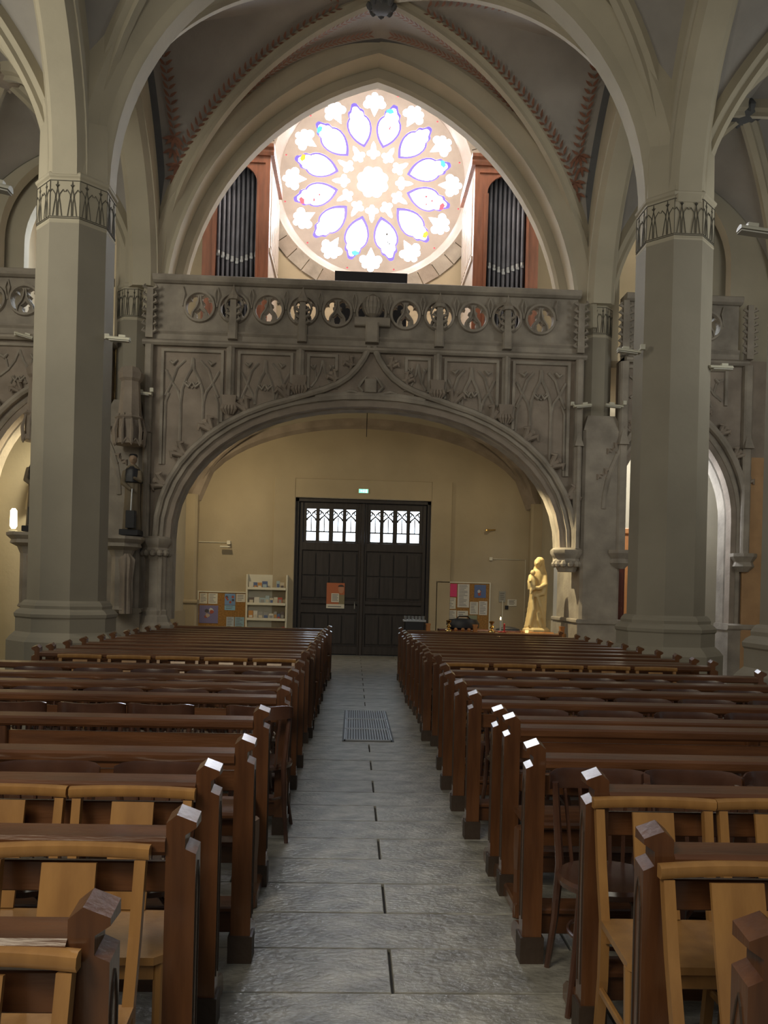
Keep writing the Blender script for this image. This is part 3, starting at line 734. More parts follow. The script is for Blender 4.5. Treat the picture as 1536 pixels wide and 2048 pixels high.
# blind tracery panels
def hoodz(x, lo):
    d = abs(x-XC)
    return max(lo, 2.42 + 2.72*max(0, 1-(d/3.80)**2.15)**(1/2.15) + .10) if d < 3.8 else lo
def blind(x0, x1, z0, z1, parent, foot):
    hz = (lambda x: hoodz(x, foot)) if parent is scr else (lambda x: foot)
    fr = [(x0+.07, hz(x0+.07)), (x0+.07, z1-.05), (x1-.07, z1-.05), (x1-.07, hz(x1-.07))]
    m = MB(); m.sweep(xz(fr, YS), [(-.05, -.025), (-.05, .025), (.02, .04), (.02, -.04)], (0, 1, 0)); m.build('panel_frame', M_stone2, parent)
    c = (x0+x1)/2; hw = (x1-x0)/2 - .10; b = MB()
    def ln(*p, r=.022): b.tube([(a, YS-.012, z) for a, z in p], r, 5)
    H = z1 - .12
    for s in (-1, 1):
        if z1 - foot > .8:
            ln((c+s*hw*.40, min(H-.86, hz(c+s*hw*.40))), (c+s*hw*.40, H-.85), (c+s*hw*.36, H-.62), (c+s*hw*.22, H-.42), (c+s*hw*.05, H-.26), (c, H-.05), r=.026)
            ln((c+s*hw*.40, H-.86), (c+s*hw*.50, H-.66), (c+s*hw*.72, H-.50), (c+s*hw*.95, H-.28))
            ln((c+s*hw*.95, H-.75), (c+s*hw*.72, H-.50), (c+s*hw*.55, H-.24), (c+s*hw*.28, H-.10))
            ln((c+s*hw*.95, min(H-.86, hz(c+s*hw*.95))), (c+s*hw*.93, H-.85), (c+s*hw*.82, H-.70))
        else:
            ln((c+s*hw*.9, H-.5), (c+s*hw*.5, H-.38), (c+s*hw*.2, H-.22), (c, H-.02), r=.026)
            ln((c+s*hw*.95, H-.1), (c+s*hw*.6, H-.2), (c+s*hw*.5, H-.38))
        b.tube([(c+s*hw*.30, YS-.02, H-.50), (c+s*hw*.12, YS-.03, H-.58), (c+s*hw*.02, YS-.02, H-.50)], [.02, .035, .02], 6)
        b.tube([(c+s*hw*.80, YS-.02, H-.12), (c+s*hw*.68, YS-.035, H-.17), (c+s*hw*.55, YS-.02, H-.10)], [.02, .04, .02], 6)
    ln((c-hw*.38, H-.62), (c-hw*.2, H-.48), (c, H-.60), (c+hw*.2, H-.48), (c+hw*.38, H-.62), r=.018)
    b.build('blind_tracery', M_stone2, parent, smooth=True)
for x0, x1, ft in ((-3.62, -2.41, 3.75), (-2.25, -1.16, 4.95), (-1.0, -.35, 5.2), (.78, 1.34, 5.2), (1.50, 2.60, 4.95), (2.76, 3.92, 3.75)):
    blind(x0, x1, ft, 5.86, scr, ft)
# end buttress shafts with crocketed tops and corbel capitals
for x in (-3.78, 4.03):
    m = MB().bbox(x-.07, x+.07, YS-.14, YS+.02, 2.42, 5.88, .03).bbox(x-.035, x+.035, YS-.18, YS+.02, 2.42, 4.3, .015)
    m.box((x, YS-.12, 4.42), (.16, .16, .26), taper=.2).box((x, YS-.07, 6.45), (.13, .14, .9), taper=.8)
    for i in range(7):
        for s in (-1, 1): m.tube([(x+s*.05, YS-.10, 6.1+i*.13), (x+s*.12, YS-.12, 6.13+i*.13), (x+s*.09, YS-.12, 6.18+i*.13)], [.025, .035, .01], 5)
    m.build('buttress_shaft', M_stone2, scr)
for x, nm in ((-3.62, 0), (3.93, 1)):
    m = MB().lathe([(.16, -.42), (.20, -.34), (.26, -.22), (.24, -.18), (.27, -.14), (.31, -.08), (.31, -.02), (.26, 0.02)], (x, YS+.1, 2.42), 8, rot=PI/8)
    for k in range(7):
        a = PI + k*PI/6; m.lathe([(0, -.07), (.05, -.04), (.065, 0), (.04, .05), (0, .07)], (x+.23*C_(a), YS+.1+.23*S_(a), 2.14), 6)
    m.build('corbel_capital', M_stone2, scr, smooth=True, angle=.6)
    if nm: continue
    octa([(.17, 1.15), (.17, 2.05)], (x, YS+.12, 0)).build('jamb_shaft', M_stone2, scr)
    octa([(.32, 0), (.32, .84), (.27, .9), (.25, 1.0), (.22, 1.03), (.23, 1.1), (.18, 1.16)], (x, YS+.12, 0)).build('jamb_base', M_stone2, scr)
# gallery floor
gf = empty('trim_1', (0, 17, 5.9), kind='structure')
MB().mm(-7.6, 8, YS+.45, YW, 5.92, 6.05).build('gallery_floor', M_wall, gf)

# aisle screens either side
for x0, x1, ac, lb in ((4.88, 7.6, 5.86, 'narrow carved arch and pierced parapet closing the right aisle'), (-7.35, -4.54, -5.58, 'narrow carved arch and pierced parapet closing the left aisle')):
    s2 = empty('aisle_screen', (ac, YS, 0), lb, 'screen')
    a2 = parch(ac, 1.10, 1.85, 3.05, 12); S = 1.10
    plate_obj('wall_face', [[(x0, 0.0), (x0, Z_CORN), (x1, Z_CORN), (x1, 0.0), (ac+S, 0.0)] + list(reversed(a2)) + [(ac-S, 0.0)]], YS, .45, M_stone if x0 < 0 else M_stone, s2)
    jb = [(ac-S, 0), (ac-S, 1.5)] + a2 + [(ac+S, 1.5), (ac+S, 0)]
    MB().sweep(xz(jb, YS), [(.5, -.02), (.22, -.02), (.16, .03), (.10, .03), (.06, .09), (-.02, .10), (-.05, .15), (0.0, .2), (.5, .2)], (0, 1, 0)).build('arch_moulding', M_stone2, s2, smooth=True, angle=.45)
    hd = [(x, z+.12) for x, z in parch(ac, 1.32, 2.0, 3.05, 10)]
    MB().sweep(xz(hd, YS), HS, (0, 1, 0)).build('hood_mould', M_stone2, s2, smooth=True, angle=.5)
    for q in (2, 4, 6, 8):
        p = hd[q]; crocket(p[0], p[1]+.02, 2.3, .9, s2); crocket(2*ac-p[0], p[1]+.02, PI-2.3, .9, s2)
    kk = [XC-.02+k*.622 for k in range(-12, 13)]
    xa, xb = (x0+.02, 7.02) if x0 > 0 else (x0, x1-.02)
    parapet(xa, xb, [k for k in kk if xa+.3 < k < xb-.3], 6.62, s2)
    hrun('string_course', x0, xb+.15, 5.88, CORN, M_stone2, s2)
    for xx in ((4.86, 7.18) if x0 > 0 else (-6.9, -4.6)):
        m = MB().bbox(xx-.08, xx+.08, YS-.14, YS+.02, 2.42, 5.88, .03); m.box((xx, YS-.12, 4.5), (.18, .16, .3), taper=.2).box((xx, YS-.07, 6.5), (.13, .14, 1.0), taper=.8)
        for i in range(7):
            for s in (-1, 1): m.tube([(xx+s*.05, YS-.10, 6.1+i*.13), (xx+s*.12, YS-.12, 6.13+i*.13), (xx+s*.09, YS-.12, 6.18+i*.13)], [.025, .035, .01], 5)
        m.lathe([(.10, -.34), (.20, -.24), (.17, -.16), (.24, -.06), (.24, 0)], (xx, YS-.04, 2.42), 8, rot=PI/8)
        m.build('buttress_shaft', M_stone2, s2)
    blind(ac-1.0, ac-.05, 5.1, 5.86, s2, 5.15); blind(ac+.05, ac+1.0, 5.1, 5.86, s2, 5.15)
    for p0, p1 in ((ac+S-.035, x1), (x0, ac-S+.035)): MB().mm(p0, p1, YS-.06, YS+.5, 0, 1.0).bbox(p0-.02, p1+.02, YS-.10, YS+.5, 1.0, 1.12, .03).build('pier_plinth', M_stone2, s2)
    # west arch of the aisle at gallery level: two orders
    wl = empty('wall_aisle_west', (ac, 15.2, 7), kind='structure')
    cx = 5.86 if x0 > 0 else -5.52
    for S3, h3, y3, nm in ((1.16, 1.55, 14.98, 'outer_order'), (.86, 1.30, 15.35, 'inner_order')):
        aa = parch(cx, S3, h3, 7.95, 12)
        xo0, xo1 = (4.6, 8.0) if x0 > 0 else (-7.6, -4.3)
        plate_obj(nm, [[(xo0, 6.05), (xo0, 11), (xo1, 11), (xo1, 6.05), (cx+S3, 6.05)] + list(reversed(aa)) + [(cx-S3, 6.05)]], y3, .22, M_cream, wl)
orange = MB().bbox(7.16, 7.6, YS-.08, YS-.0, 0.0, 4.2, .01)
tag(orange.build('wall_panel', M_orangelit), 'plastered wall strip coloured as if lit orange, right of the right aisle arch', 'wall panel')

# ================================================================== PORCH BELOW THE GALLERY
pcl = empty('ceiling_porch', (0, 17, 5), kind='structure')
vault(-3.82, 4.24, YS+.45, YW, 3.65, 1.95, 1.95, 2.10, 1.9, ceiling=pcl, m=M_cream, rib=M_stone)
MB().sweep(xz([(x, z) for x, z in parch(XC, 3.98, 3.98*.999, 3.65)][0:0] + [(XC-3.98+7.96*i/28, pz(-3.98+7.96*i/28, 3.98, 1.9, 3.65)-.02) for i in range(29)], YW-.08), [(-.08, -.05), (.1, -.12), (.1, .12), (-.08, .12)], (0, 1, 0)).build('wall_rib', M_stone, pcl, smooth=True)
for x in (-3.86, 4.32):
    pr = empty('stone_pier', (x, 18.8, 0), 'pilaster in the %s far corner of the porch' % ('left' if x < 0 else 'right'), 'pier')
    MB().bbox(x-.16, x+.16, 18.82, 19.1, 0, 3.72, .05).bbox(x-.20, x+.20, 18.78, 19.1, 0, 1.15, .04).bbox(x-.22, x+.22, 18.74, 19.1, 1.15, 1.25, .03).build('pier_body', M_wall, pr)
    s = 1 if x > 0 else -1
    wl = empty('wall_porch_%s' % ('right' if x > 0 else 'left'), (x, 17, 0), kind='structure')
    MB().mm(x+s*.1, x+s*.5, 17.6, 19.1, -.05, 5.9).build('masonry', M_cream, wl)  # cream, paler than the end wall: lamp light put into the colour
    MB().mm(x+s*.1-s*.05, x+s*.5, 17.55, 19.1, 0, 1.0).build('dado', M_wall, wl)

# ================================================================== ORGAN
def organ(x0, x1, inner, label):
    """x0..x1 front face; inner = side facing the rose"""
    o = empty('organ_case', ((x0+x1)/2, 17.0, 6.05), label, 'organ')
    zt = 10.85; y0, y1 = 17.0, 18.9
    cx = (x0+x1)/2; S = (x1-x0)/2 - .24
    op = [(cx-S, 7.0)] + [(cx-S, 10.1)] + [(x, z) for x, z in sell(cx, S, .42, 10.1, 2.0, 14)] + [(cx+S, 7.0)]
    plate_obj('case_front', [rect(x0, x1, 6.05, zt-.12), op], y0, .08, M_case, o, 0.0)
    MB().sweep(xz(op, y0), [(-.03, -.03), (-.03, .02), (.03, .02), (.03, -.03)], (0, 1, 0)).build('opening_moulding', M_case, o)
    xi, xo = (x1, x0) if inner > 0 else (x0, x1)
    MB().mm(min(xi, xi-inner*.05), max(xi, xi-inner*.05), y0+.08, y1, 6.05, zt-.1).build('case_side', M_caselit, o)
    sd = MB()
    for i in range(9):
        yy = y0+.25+i*.19; sd.mm(xi, xi+inner*.02, yy, yy+.10, 8.9, zt-.3)
    sd.mm(xi, xi+inner*.035, y0+.1, y1, 8.7, 8.8)
    sd.build('side_louvres', M_caselit, o)
    MB().mm(min(xo, xo+inner*.05), max(xo, xo+inner*.05), y0+.08, y1, 6.05, zt-.1).build('case_side', M_case, o)
    MB().mm(x0+.05, x1-.05, y0+.55, y0+.6, 6.05, zt-.1).build('case_back', M_black, o)
    MB().sweep([(x0-.08, y0-.02, zt-.16), (x1+.08, y0-.02, zt-.16)], [(1.9, 0), (-.02, 0), (-.05, .06), (-.05, .10), (-.10, .14), (-.12, .20), (1.9, .20)], (0, 1, 0)).build('cornice', M_case, o)
    MB().bbox(x0+.1, x1-.1, y0-.03, y0+.02, zt-.32, zt-.28, .01).build('cornice_bead', M_case, o)
    n = 9; w_ = 2*S/n
    for i in range(n):
        px = cx-S+w_*(i+.5); u = abs(i-(n-1)/2)/((n-1)/2); zm = 8.52 + .16*u
        pp = MB().lathe([(.012, 7.1), (w_*.44, zm-.06), (w_*.44, zm)], (px, y0+.28, 0), 10).lathe([(w_*.46, zm+.10), (w_*.46, 10.62 - .25*u*u)], (px, y0+.28, 0), 12)
        pi = pp.build('organ_pipe', M_pipe, o, smooth=True, angle=.7)
        MB().lathe([(w_*.44, zm), (w_*.40, zm+.10)], (px, y0+.28, 0), 10).box((px, y0+.28-w_*.46, zm-.01), (w_*.6, .012, .05)).build('pipe_mouth', M_metal, pi)
    MB().mm(cx-S, cx+S, y0+.1, y0+.5, 6.9, 7.1).build('wind_chest', M_case, o)
organ(-3.38, -1.99, 1, 'tall cherry-wood organ case with grey pipes, left of the rose window')
organ(2.36, 3.76, -1, 'tall cherry-wood organ case with grey pipes, right of the rose window')
c = empty('organ_console', (.18, 16.0, 6.05), 'black organ console behind the parapet below the rose window', 'organ console')
MB().mm(-.54, .91, 16.0, 16.12, 6.7, 7.93).build('console_back', M_black, c)
MB().mm(-.5, .87, 16.1, 16.8, 6.05, 7.35).build('console_body', M_case, c)
MB().mm(-.4, .77, 16.7, 16.95, 7.2, 7.3).build('keyboard', M_white, c)
for x, lb in ((-1.2, 'orange wooden choir bench glimpsed through the parapet, left of the console'), (1.55, 'orange wooden choir bench glimpsed through the parapet, right of the console')):
    b = empty('choir_bench', (x, 16.2, 6.05), lb, 'bench')
    m = MB()
    for i in range(4): m.bbox(x-.55, x+.55, 16.2, 16.23, 6.45+i*.13, 6.56+i*.13, .008)
    m.build('slatted_back', M_orangewood, b)
    MB().bbox(x-.55, x+.55, 16.25, 16.65, 6.47, 6.51, .008).build('seat', M_orangewood, b)
    for s in (-1, 1): MB().mm(x+s*.55-.03, x+s*.55+.03, 16.18, 16.65, 6.05, 7.0).build('end_panel', M_orangewood, b)

# ================================================================== PEWS
FRONT_Z = 0
def post(x, sgn, carved=True):
    """square pew post; sgn=+1: aisle is on the +x side"""
    w_ = .082; a = x + sgn*w_/2; b = x - sgn*w_/2; k = -sgn
    poly = [(a, 0), (a, .832), (a+k*.030, .845), (a+k*.030, .870), (a, .890), (a, .918), (a+k*.054, .938), (b, .915), (b, 0)]
    m = MB().prism(poly, -.034, .034)
    m.v = [(x_, y_, z_ - (.013 if (y_ < 0 and (z_ > .91 or .83 < z_ < .85)) else 0)) for x_, y_, z_ in m.v]
    return m
def make_pew(sgn, L, bench):
    """origin at the aisle-end post; the pew runs away from the aisle (direction -sgn)"""
    d = -sgn
    r = empty('kneeling_bench' if not bench else 'pew', (0, 0, 0), 'x', 'pew')
    for i, x in enumerate((0, d*L/2, d*L)):
        if i == 1:
            MB().bbox(x-.034, x+.034, -.03, .03, .0, .84, .005).build('middle_post', M_oakv, r, rel=True); continue
        p = post(x, sgn if i == 0 else -sgn).build('end_post', M_oakv, r, rel=True)
        s = sgn if i == 0 else -sgn
        xf = x + s*.0415
        loop = [(xf, -.02, .18), (xf, -.02, .72), (xf, -.008, .77), (xf, 0, .79), (xf, .008, .77), (xf, .02, .72), (xf, .02, .18)]
        MB().tube(loop, .0035, 4).build('gothic_groove', M_foot, p, rel=True)
        MB().box((x, 0, .055), (.10, .09, .11)).build('foot_block', M_foot, p, rel=True)
    lo, hi = sorted((d*.041, d*(L-.041)))
    MB().sweep([(lo, 0, .815), (hi, 0, .815)], [(.045, 0), (-.035, 0), (-.045, .012), (-.045, .040), (-.034, .050), (.045, .059)], (0, 1, 0)).build('top_rail', M_oak, r, rel=True)
    MB().bbox(lo, hi, .0, .022, .70, .785, .004).build('upper_board', M_oak, r, rel=True)
    MB().bbox(lo, hi, .0, .13, .190, .215, .006).build('kneeler', M_oak, r, rel=True)
    MB().bbox(lo, hi, .02, .04, .10, .19, .004).build('kneeler_apron', M_oak, r, rel=True)
    for x in (0, d*L):
        MB().prism([(0.03, 0), (.24, 0), (.24, .05), (.20, .085), (.12, .11), (.03, .115)], x-.03, x+.03, 'yz').build('skid', M_oakv, r, rel=True)
    if bench:
        MB().bbox(lo, hi, -.005, .018, .53, .625, .004).build('lower_board', M_oak, r, rel=True)
        MB().sweep([(lo-.02, 0, .43), (hi+.02, 0, .43)], [(-.02, 0), (-.33, 0), (-.345, .012), (-.345, .024), (-.33, .034), (-.02, .034)], (0, 1, 0)).build('seat', M_oak, r, rel=True)
        MB().bbox(lo, hi, -.30, -.28, .34, .43, .004).build('seat_apron', M_oak, r, rel=True)
        for x in (0, d*L/2, d*L):
            pts = [(x, -.30, .43), (x, -.285, .33), (x, -.265, .22), (x, -.275, .11), (x, -.31, .0)]
            MB().tube(pts, [.034, .032, .024, .026, .034], 6).build('bench_leg', M_oakv, r, rel=True)
            MB().bbox(x-.028, x+.028, -.33, .0, .0, .07, .01).build('skid', M_oakv, r, rel=True)
    return r
ORD = ['front', 'second', 'third', 'fourth', 'fifth', 'sixth', 'seventh', 'eighth', 'ninth', 'tenth', 'eleventh', 'twelfth', 'thirteenth', 'fourteenth', 'fifteenth', 'sixteenth', 'seventeenth', 'eighteenth', 'nineteenth', 'twentieth']
rowsL = [(1.60, 0), (2.24, 0), (2.86, 0), (3.365, 0), (4.216, 1), (5.10, 0), (5.71, 0), (6.25, 0), (7.02, 0), (8.13, 0), (8.42, 0), (8.93, 1), (9.52, 1), (10.08, 1), (10.62, 1), (11.20, 1), (11.78, 1), (12.36, 1), (12.94, 1)]
rowsR = [(1.52, 0), (2.15, 0), (2.82, 0), (3.38, 0), (4.13, 1), (4.41, 0), (5.07, 0), (5.71, 0), (6.32, 0), (7.03, 0), (8.09, 0), (8.38, 0), (8.90, 1), (9.50, 1), (10.10, 1), (10.65, 1), (11.22, 1), (11.80, 1), (12.40, 1), (12.98, 1)]
protoP = {}
def seat_row(side, y, bench, idx, dx):
    key = (side, bench)
    sgn = 1 if side == 'left' else -1; L = 2.68 if side == 'left' else 2.84
    if key not in protoP:
        protoP[key] = r = make_pew(sgn, L, bench)
    else: r = copy_tree(protoP[key])
    x = (-.465 if side == 'left' else .825) + dx
    r.location = (x, y, 0)
    pos = ORD[idx] + (' row' if idx else 'most row')
    if bench: r['label'] = 'varnished oak pew with seat, %s from the front, %s of the aisle' % (pos, side)
    else: r['label'] = 'varnished oak kneeling desk, %s from the front, %s of the aisle' % (pos, side)
    r['group'] = 'pew rows %s of the aisle' % side
jl = [-.03, .01, -.03, .03, -.0, .035, .0, .01, .01, -.01, 0.02, .01, -.01, .02, .0, .02, -.01, .01, .02]
jr = [-.02, .01, .05, -.04, .01, .0, -.04, -.045, -.05, -.01, .04, -.03, .0, .02, .01, .0, -.02, .01, 0, .01]
for i, (y, b) in enumerate(rowsL): seat_row('left', y, b, i, jl[i])
for i, (y, b) in enumerate(rowsR): seat_row('right', y, b, i, jr[i])
# isolated benches at the back by the door
for side, x in (('left', -.41), ('right', .84)):
    r = copy_tree(protoP[(side, 1)]); r.location = (x, 14.05, 0)
    if side == 'left': r['label'] = 'last oak pew by the door, left of the aisle, standing apart'
    else: r['label'] = 'last oak pew by the door, right of the aisle, standing apart'
    r['group'] = 'pew rows %s of the aisle' % side

# ================================================================== CHAIRS
def make_splat_chair():
    r = empty('splat_back_chair', (0, 0, 0), 'x', 'chair', 'light splat-back chairs')
    W = .215
    # top rail, bowed
    m = MB(); path = []
    for i in range(9):
        u = -1 + i/4; path.append((u*W*1.0, -.006 + .018*(1-u*u), .836 - .003*u*u))
    m.sweep(path, [(-.010, -.018), (-.018, -.006), (-.016, .012), (-.005, .019), (.012, .018), (.014, -.018)], (0, 1, 0)); m.build('top_rail', M_lightwood, r, rel=True, smooth=True, angle=.8)
    for s in (-1, 1):
        pts = [(s*.19, .0, .81), (s*.188, -.035, .62), (s*.185, -.075, .45), (s*.185, -.07, .25), (s*.185, -.03, 0)]
        m = MB()
        m.sweep(pts, [(-.015, -.014), (.015, -.014), (.015, .014), (-.015, .014)], (1, 0, 0)); m.build('stile', M_lightwood, r, rel=True)
        fl = [(s*.20, -.385, .44), (s*.198, -.39, .2), (s*.195, -.385, 0)]
        MB().tube(fl, [.020, .018, .014], 8).build('leg', M_lightwood, r, rel=True, smooth=True)
        MB().bbox(s*.19-.009, s*.19+.009, -.38, -.07, .20, .225, .004).build('side_stretcher', M_lightwood, r, rel=True)
    MB().sweep([(0, .004, .80), (0, -.035, .62), (0, -.078, .46)], [(-.072, -.006), (.072, -.006), (.072, .006), (-.072, .006)], (1, 0, 0)).build('splat', M_lightwood, r, rel=True)
    seat = [(-.20, -.075), (-.215, -.40), (-.19, -.425), (.19, -.425), (.215, -.40), (.20, -.075)]
    MB().prism(seat, .435, .458, 'xy').build('seat', M_lightwood, r, rel=True)
    for a_, b_ in ((-.40, -.38), (-.10, -.085)): MB().bbox(-.185, .185, a_, b_, .38, .435, .003).build('seat_rail', M_lightwood, r, rel=True)
    return r
def make_bentwood():
    r = empty('bentwood_chair', (0, 0, 0), 'x', 'chair', 'dark bentwood chairs')
    m = MB(); pts = []; n = 10
    for i in range(n+1):
        a = -1.12 + 2.24*i/n; pts.append((.205*S_(a)/S_(1.12)*1.0, -.075*(1-C_(a))/(1-C_(1.12)) + .012, 0))
    vs = []
    for x, y, _ in pts:
        t = abs(x)/.205; h0, h1 = .745 + .012*t, .832 + .012*t*t - .02*t**8
        vs += [(x, y, h0), (x, y-.004, (h0+h1)/2), (x, y+.004, h1), (x, y+.016, h1-.002), (x, y+.014, h0)]
    fs = []
    for i in range(n):
        for q in range(5):
            q2 = (q+1) % 5; fs.append((i*5+q, i*5+q2, i*5+5+q2, i*5+5+q))
    fs += [(4, 3, 2, 1, 0), tuple(n*5+q for q in range(5))]
    m.add(vs, fs).build('curved_back_rail', M_bent, r, rel=True, smooth=True, angle=.9)
    for s in (-1, 1):
        MB().tube([(s*.185, -.075, .79), (s*.17, -.06, .62), (s*.155, -.055, .45), (s*.165, -.03, .22), (s*.185, .0, 0)], [.014, .016, .018, .016, .013], 8).build('rear_leg', M_bent, r, rel=True, smooth=True)
        MB().tube([(s*.13, -.33, .44), (s*.155, -.36, .22), (s*.19, -.40, 0)], [.020, .017, .012], 8).build('front_leg', M_bent, r, rel=True, smooth=True)
        MB().tube([(s*.16, -.36, .20), (s*.13, -.335, .33), (s*.06, -.30, .40), (0, -.28, .415)], .009, 6).build('brace', M_bent, r, rel=True, smooth=True)
    for k in range(5):
        x = (k-2)*.052; MB().tube([(x*1.25, .008-abs(k-2)*.006, .75), (x*1.1, -.02, .6), (x, -.055, .45)], .0085, 5).build('back_slat', M_bent, r, rel=True, smooth=True)
    MB().lathe([(.17, -.03), (.195, -.02), (.20, 0), (.192, .014), (.16, .012), (.0, .006)], (0, -.215, .45), 24, sy=.95).build('round_seat', M_bent, r, rel=True, smooth=True, angle=.6)
    ring = [(.15*C_(a), -.215+.15*S_(a), .24) for a in [2*PI*i/20 for i in range(21)]]
    MB().tube(ring, .008, 5).build('stretcher_hoop', M_bent, r, rel=True, smooth=True)
    return r
pc = {}
def put_chair(kind, x, y, rot, label):
    if kind not in pc: pc[kind] = r = make_splat_chair() if kind == 'splat' else make_bentwood()
    else: r = copy_tree(pc[kind])
    r.location = (x, y, 0); r.rotation_euler = (0, 0, rot); r['label'] = label
rc = random.Random(11)
def chair_row(kind, xs, y, side, rowdesc, nm):
    for i, x in enumerate(xs):
        q = ['nearest the aisle', 'second from the aisle', 'third from the aisle', 'fourth from the aisle', 'fifth from the aisle', 'sixth from the aisle'][i]
        rt_ = (PI if y in (4.90,) else 0) + (rc.uniform(-.05, .05) if kind != 'splat' else rc.uniform(-.02, .02))
        put_chair(kind, x, y + rc.uniform(-.01, .005), rt_, '%s %s of aisle, %s, %s' % (nm, side, rowdesc, q))
SP, BW = 'honey wood splat-back chair', 'dark glossy bentwood chair'
chair_row('splat', [-.72], 1.55, 'left', 'foremost chair row', SP)
chair_row('splat', [-.745, -1.19], 2.18, 'left', 'second chair row', SP)
chair_row('splat', [-.745, -1.185, -1.62], 2.80, 'left', 'third chair row', SP)
chair_row('bent', [-.735, -1.20, -1.62], 3.29, 'left', 'fourth chair row', BW)
chair_row('bent', [-.56, -1.165, -1.58, -2.06, -2.6], 4.90, 'left', 'fifth chair row', BW)
chair_row('bent', [-.72, -1.19, -1.64, -2.12, -2.6], 5.64, 'left', 'sixth chair row', BW)
chair_row('bent', [-.76, -1.22, -1.70, -2.15, -2.65], 6.18, 'left', 'seventh chair row', BW)
chair_row('bent', [-.74, -1.20, -1.68, -2.16, -2.66], 6.95, 'left', 'eighth chair row', BW)
chair_row('splat', [-.78, -1.26, -1.74, -2.22, -2.70], 8.06, 'left', 'ninth chair row', SP)
chair_row('splat', [1.035, 1.48], 2.09, 'right', 'foremost chair row', SP)
chair_row('splat', [1.065, 1.50], 2.76, 'right', 'second chair row', SP)
chair_row('bent', [1.03, 1.41, 1.83], 3.31, 'right', 'third chair row', BW)
chair_row('bent', [1.15, 1.62, 2.10, 2.56, 3.05], 5.00, 'right', 'fourth chair row', BW)
chair_row('bent', [1.12, 1.58, 2.06, 2.52, 3.02], 5.64, 'right', 'fifth chair row', BW)
chair_row('bent', [1.10, 1.60, 2.08, 2.55, 3.05], 6.25, 'right', 'sixth chair row', BW)
chair_row('bent', [1.14, 1.60, 2.10, 2.58, 3.06], 6.96, 'right', 'seventh chair row', BW)
chair_row('splat', [1.16, 1.64, 2.12, 2.60, 3.08], 8.02, 'right', 'eighth chair row', SP)

# ================================================================== STATUES
def remeshed(parts, name, m, parent, vox=.018, smooth=4):
    me = parts.mesh(name); o = bpy.data.objects.new(name, me); COL.objects.link(o)
    md = o.modifiers.new('r', 'REMESH'); md.mode = 'VOXEL'; md.voxel_size = vox
    ms = o.modifiers.new('s', 'SMOOTH'); ms.iterations = smooth; ms.factor = .5
    dg = bpy.context.evaluated_depsgraph_get(); dg.update()
    m2 = bpy.data.meshes.new_from_object(o.evaluated_get(dg)); bpy.data.objects.remove(o)
    m2.materials.clear(); return link_mesh(name, m2, m, parent, smooth=True, angle=3.2)
def ball(mb, c, rx, ry, rz, seg=12):
    pr = [(max(.001, S_(PI*i/8)), -C_(PI*i/8)*rz) for i in range(9)]
    return mb.lathe([(r, z) for r, z in pr], c, seg, sx=rx, sy=ry)
def drape(mb, c, prof, folds=9, amp=.12, seg=40, ph=0, lean=None):
    base = len(mb.v)
    for i, (z, rx, ry, fa) in enumerate(prof):
        lx = lean(z) if lean else (0, 0)
        for k in range(seg):
            a = 2*PI*k/seg; f = 1 + fa*amp*S_(folds*a + ph + z*1.6) + fa*amp*.5*S_(folds*1.7*a + 1.3)
            mb.v.append((c[0]+lx[0]+rx*f*C_(a), c[1]+lx[1]+ry*f*S_(a), c[2]+z))
    for i in range(len(prof)-1):
        for k in range(seg):
            k2 = (k+1) % seg; a = base+i*seg; mb.f.append((a+k, a+k2, a+seg+k2, a+seg+k))
    mb.f.append(tuple(base+k for k in range(seg-1, -1, -1))); mb.f.append(tuple(base+(len(prof)-1)*seg+k for k in range(seg)))
    return mb
vx, vy, vz = 3.50, 15.2, .93
vg = empty('madonna_statue', (vx, vy, .45), 'pale gilded statue of a veiled woman holding a child, brightly lit beside the arch', 'statue')
b = MB()
ln_ = lambda z: (-.03 + .05*S_(z*2.2), 0)
drape(b, (vx, vy, vz), [(0, .19, .16, 1), (.08, .18, .15, 1), (.30, .165, .14, 1), (.55, .155, .13, .9), (.75, .145, .12, .6), (.88, .15, .12, .3), (1.0, .155, .11, .2), (1.08, .12, .09, 0), (1.13, .06, .06, 0)], 8, .14, lean=ln_)
b.tube([(vx+.03, vy-.02, vz+1.10), (vx+.02, vy-.02, vz+1.17)], .05, 8)
ball(b, (vx-.0, vy-.03, vz+1.24), .075, .085, .10)
b.tube([(vx-.045, vy-.105, vz+1.235), (vx-.055, vy-.125, vz+1.215)], [.012, .016], 6)    # nose
# arms round the child
b.tube([(vx+.13, vy-.02, vz+1.02), (vx+.13, vy-.13, vz+.82), (vx-.02, vy-.20, vz+.76), (vx-.12, vy-.18, vz+.78)], [.06, .055, .042, .03], 8)
b.tube([(vx-.12, vy-.02, vz+1.0), (vx-.17, vy-.12, vz+.86), (vx-.14, vy-.20, vz+.80)], [.055, .05, .035], 8)
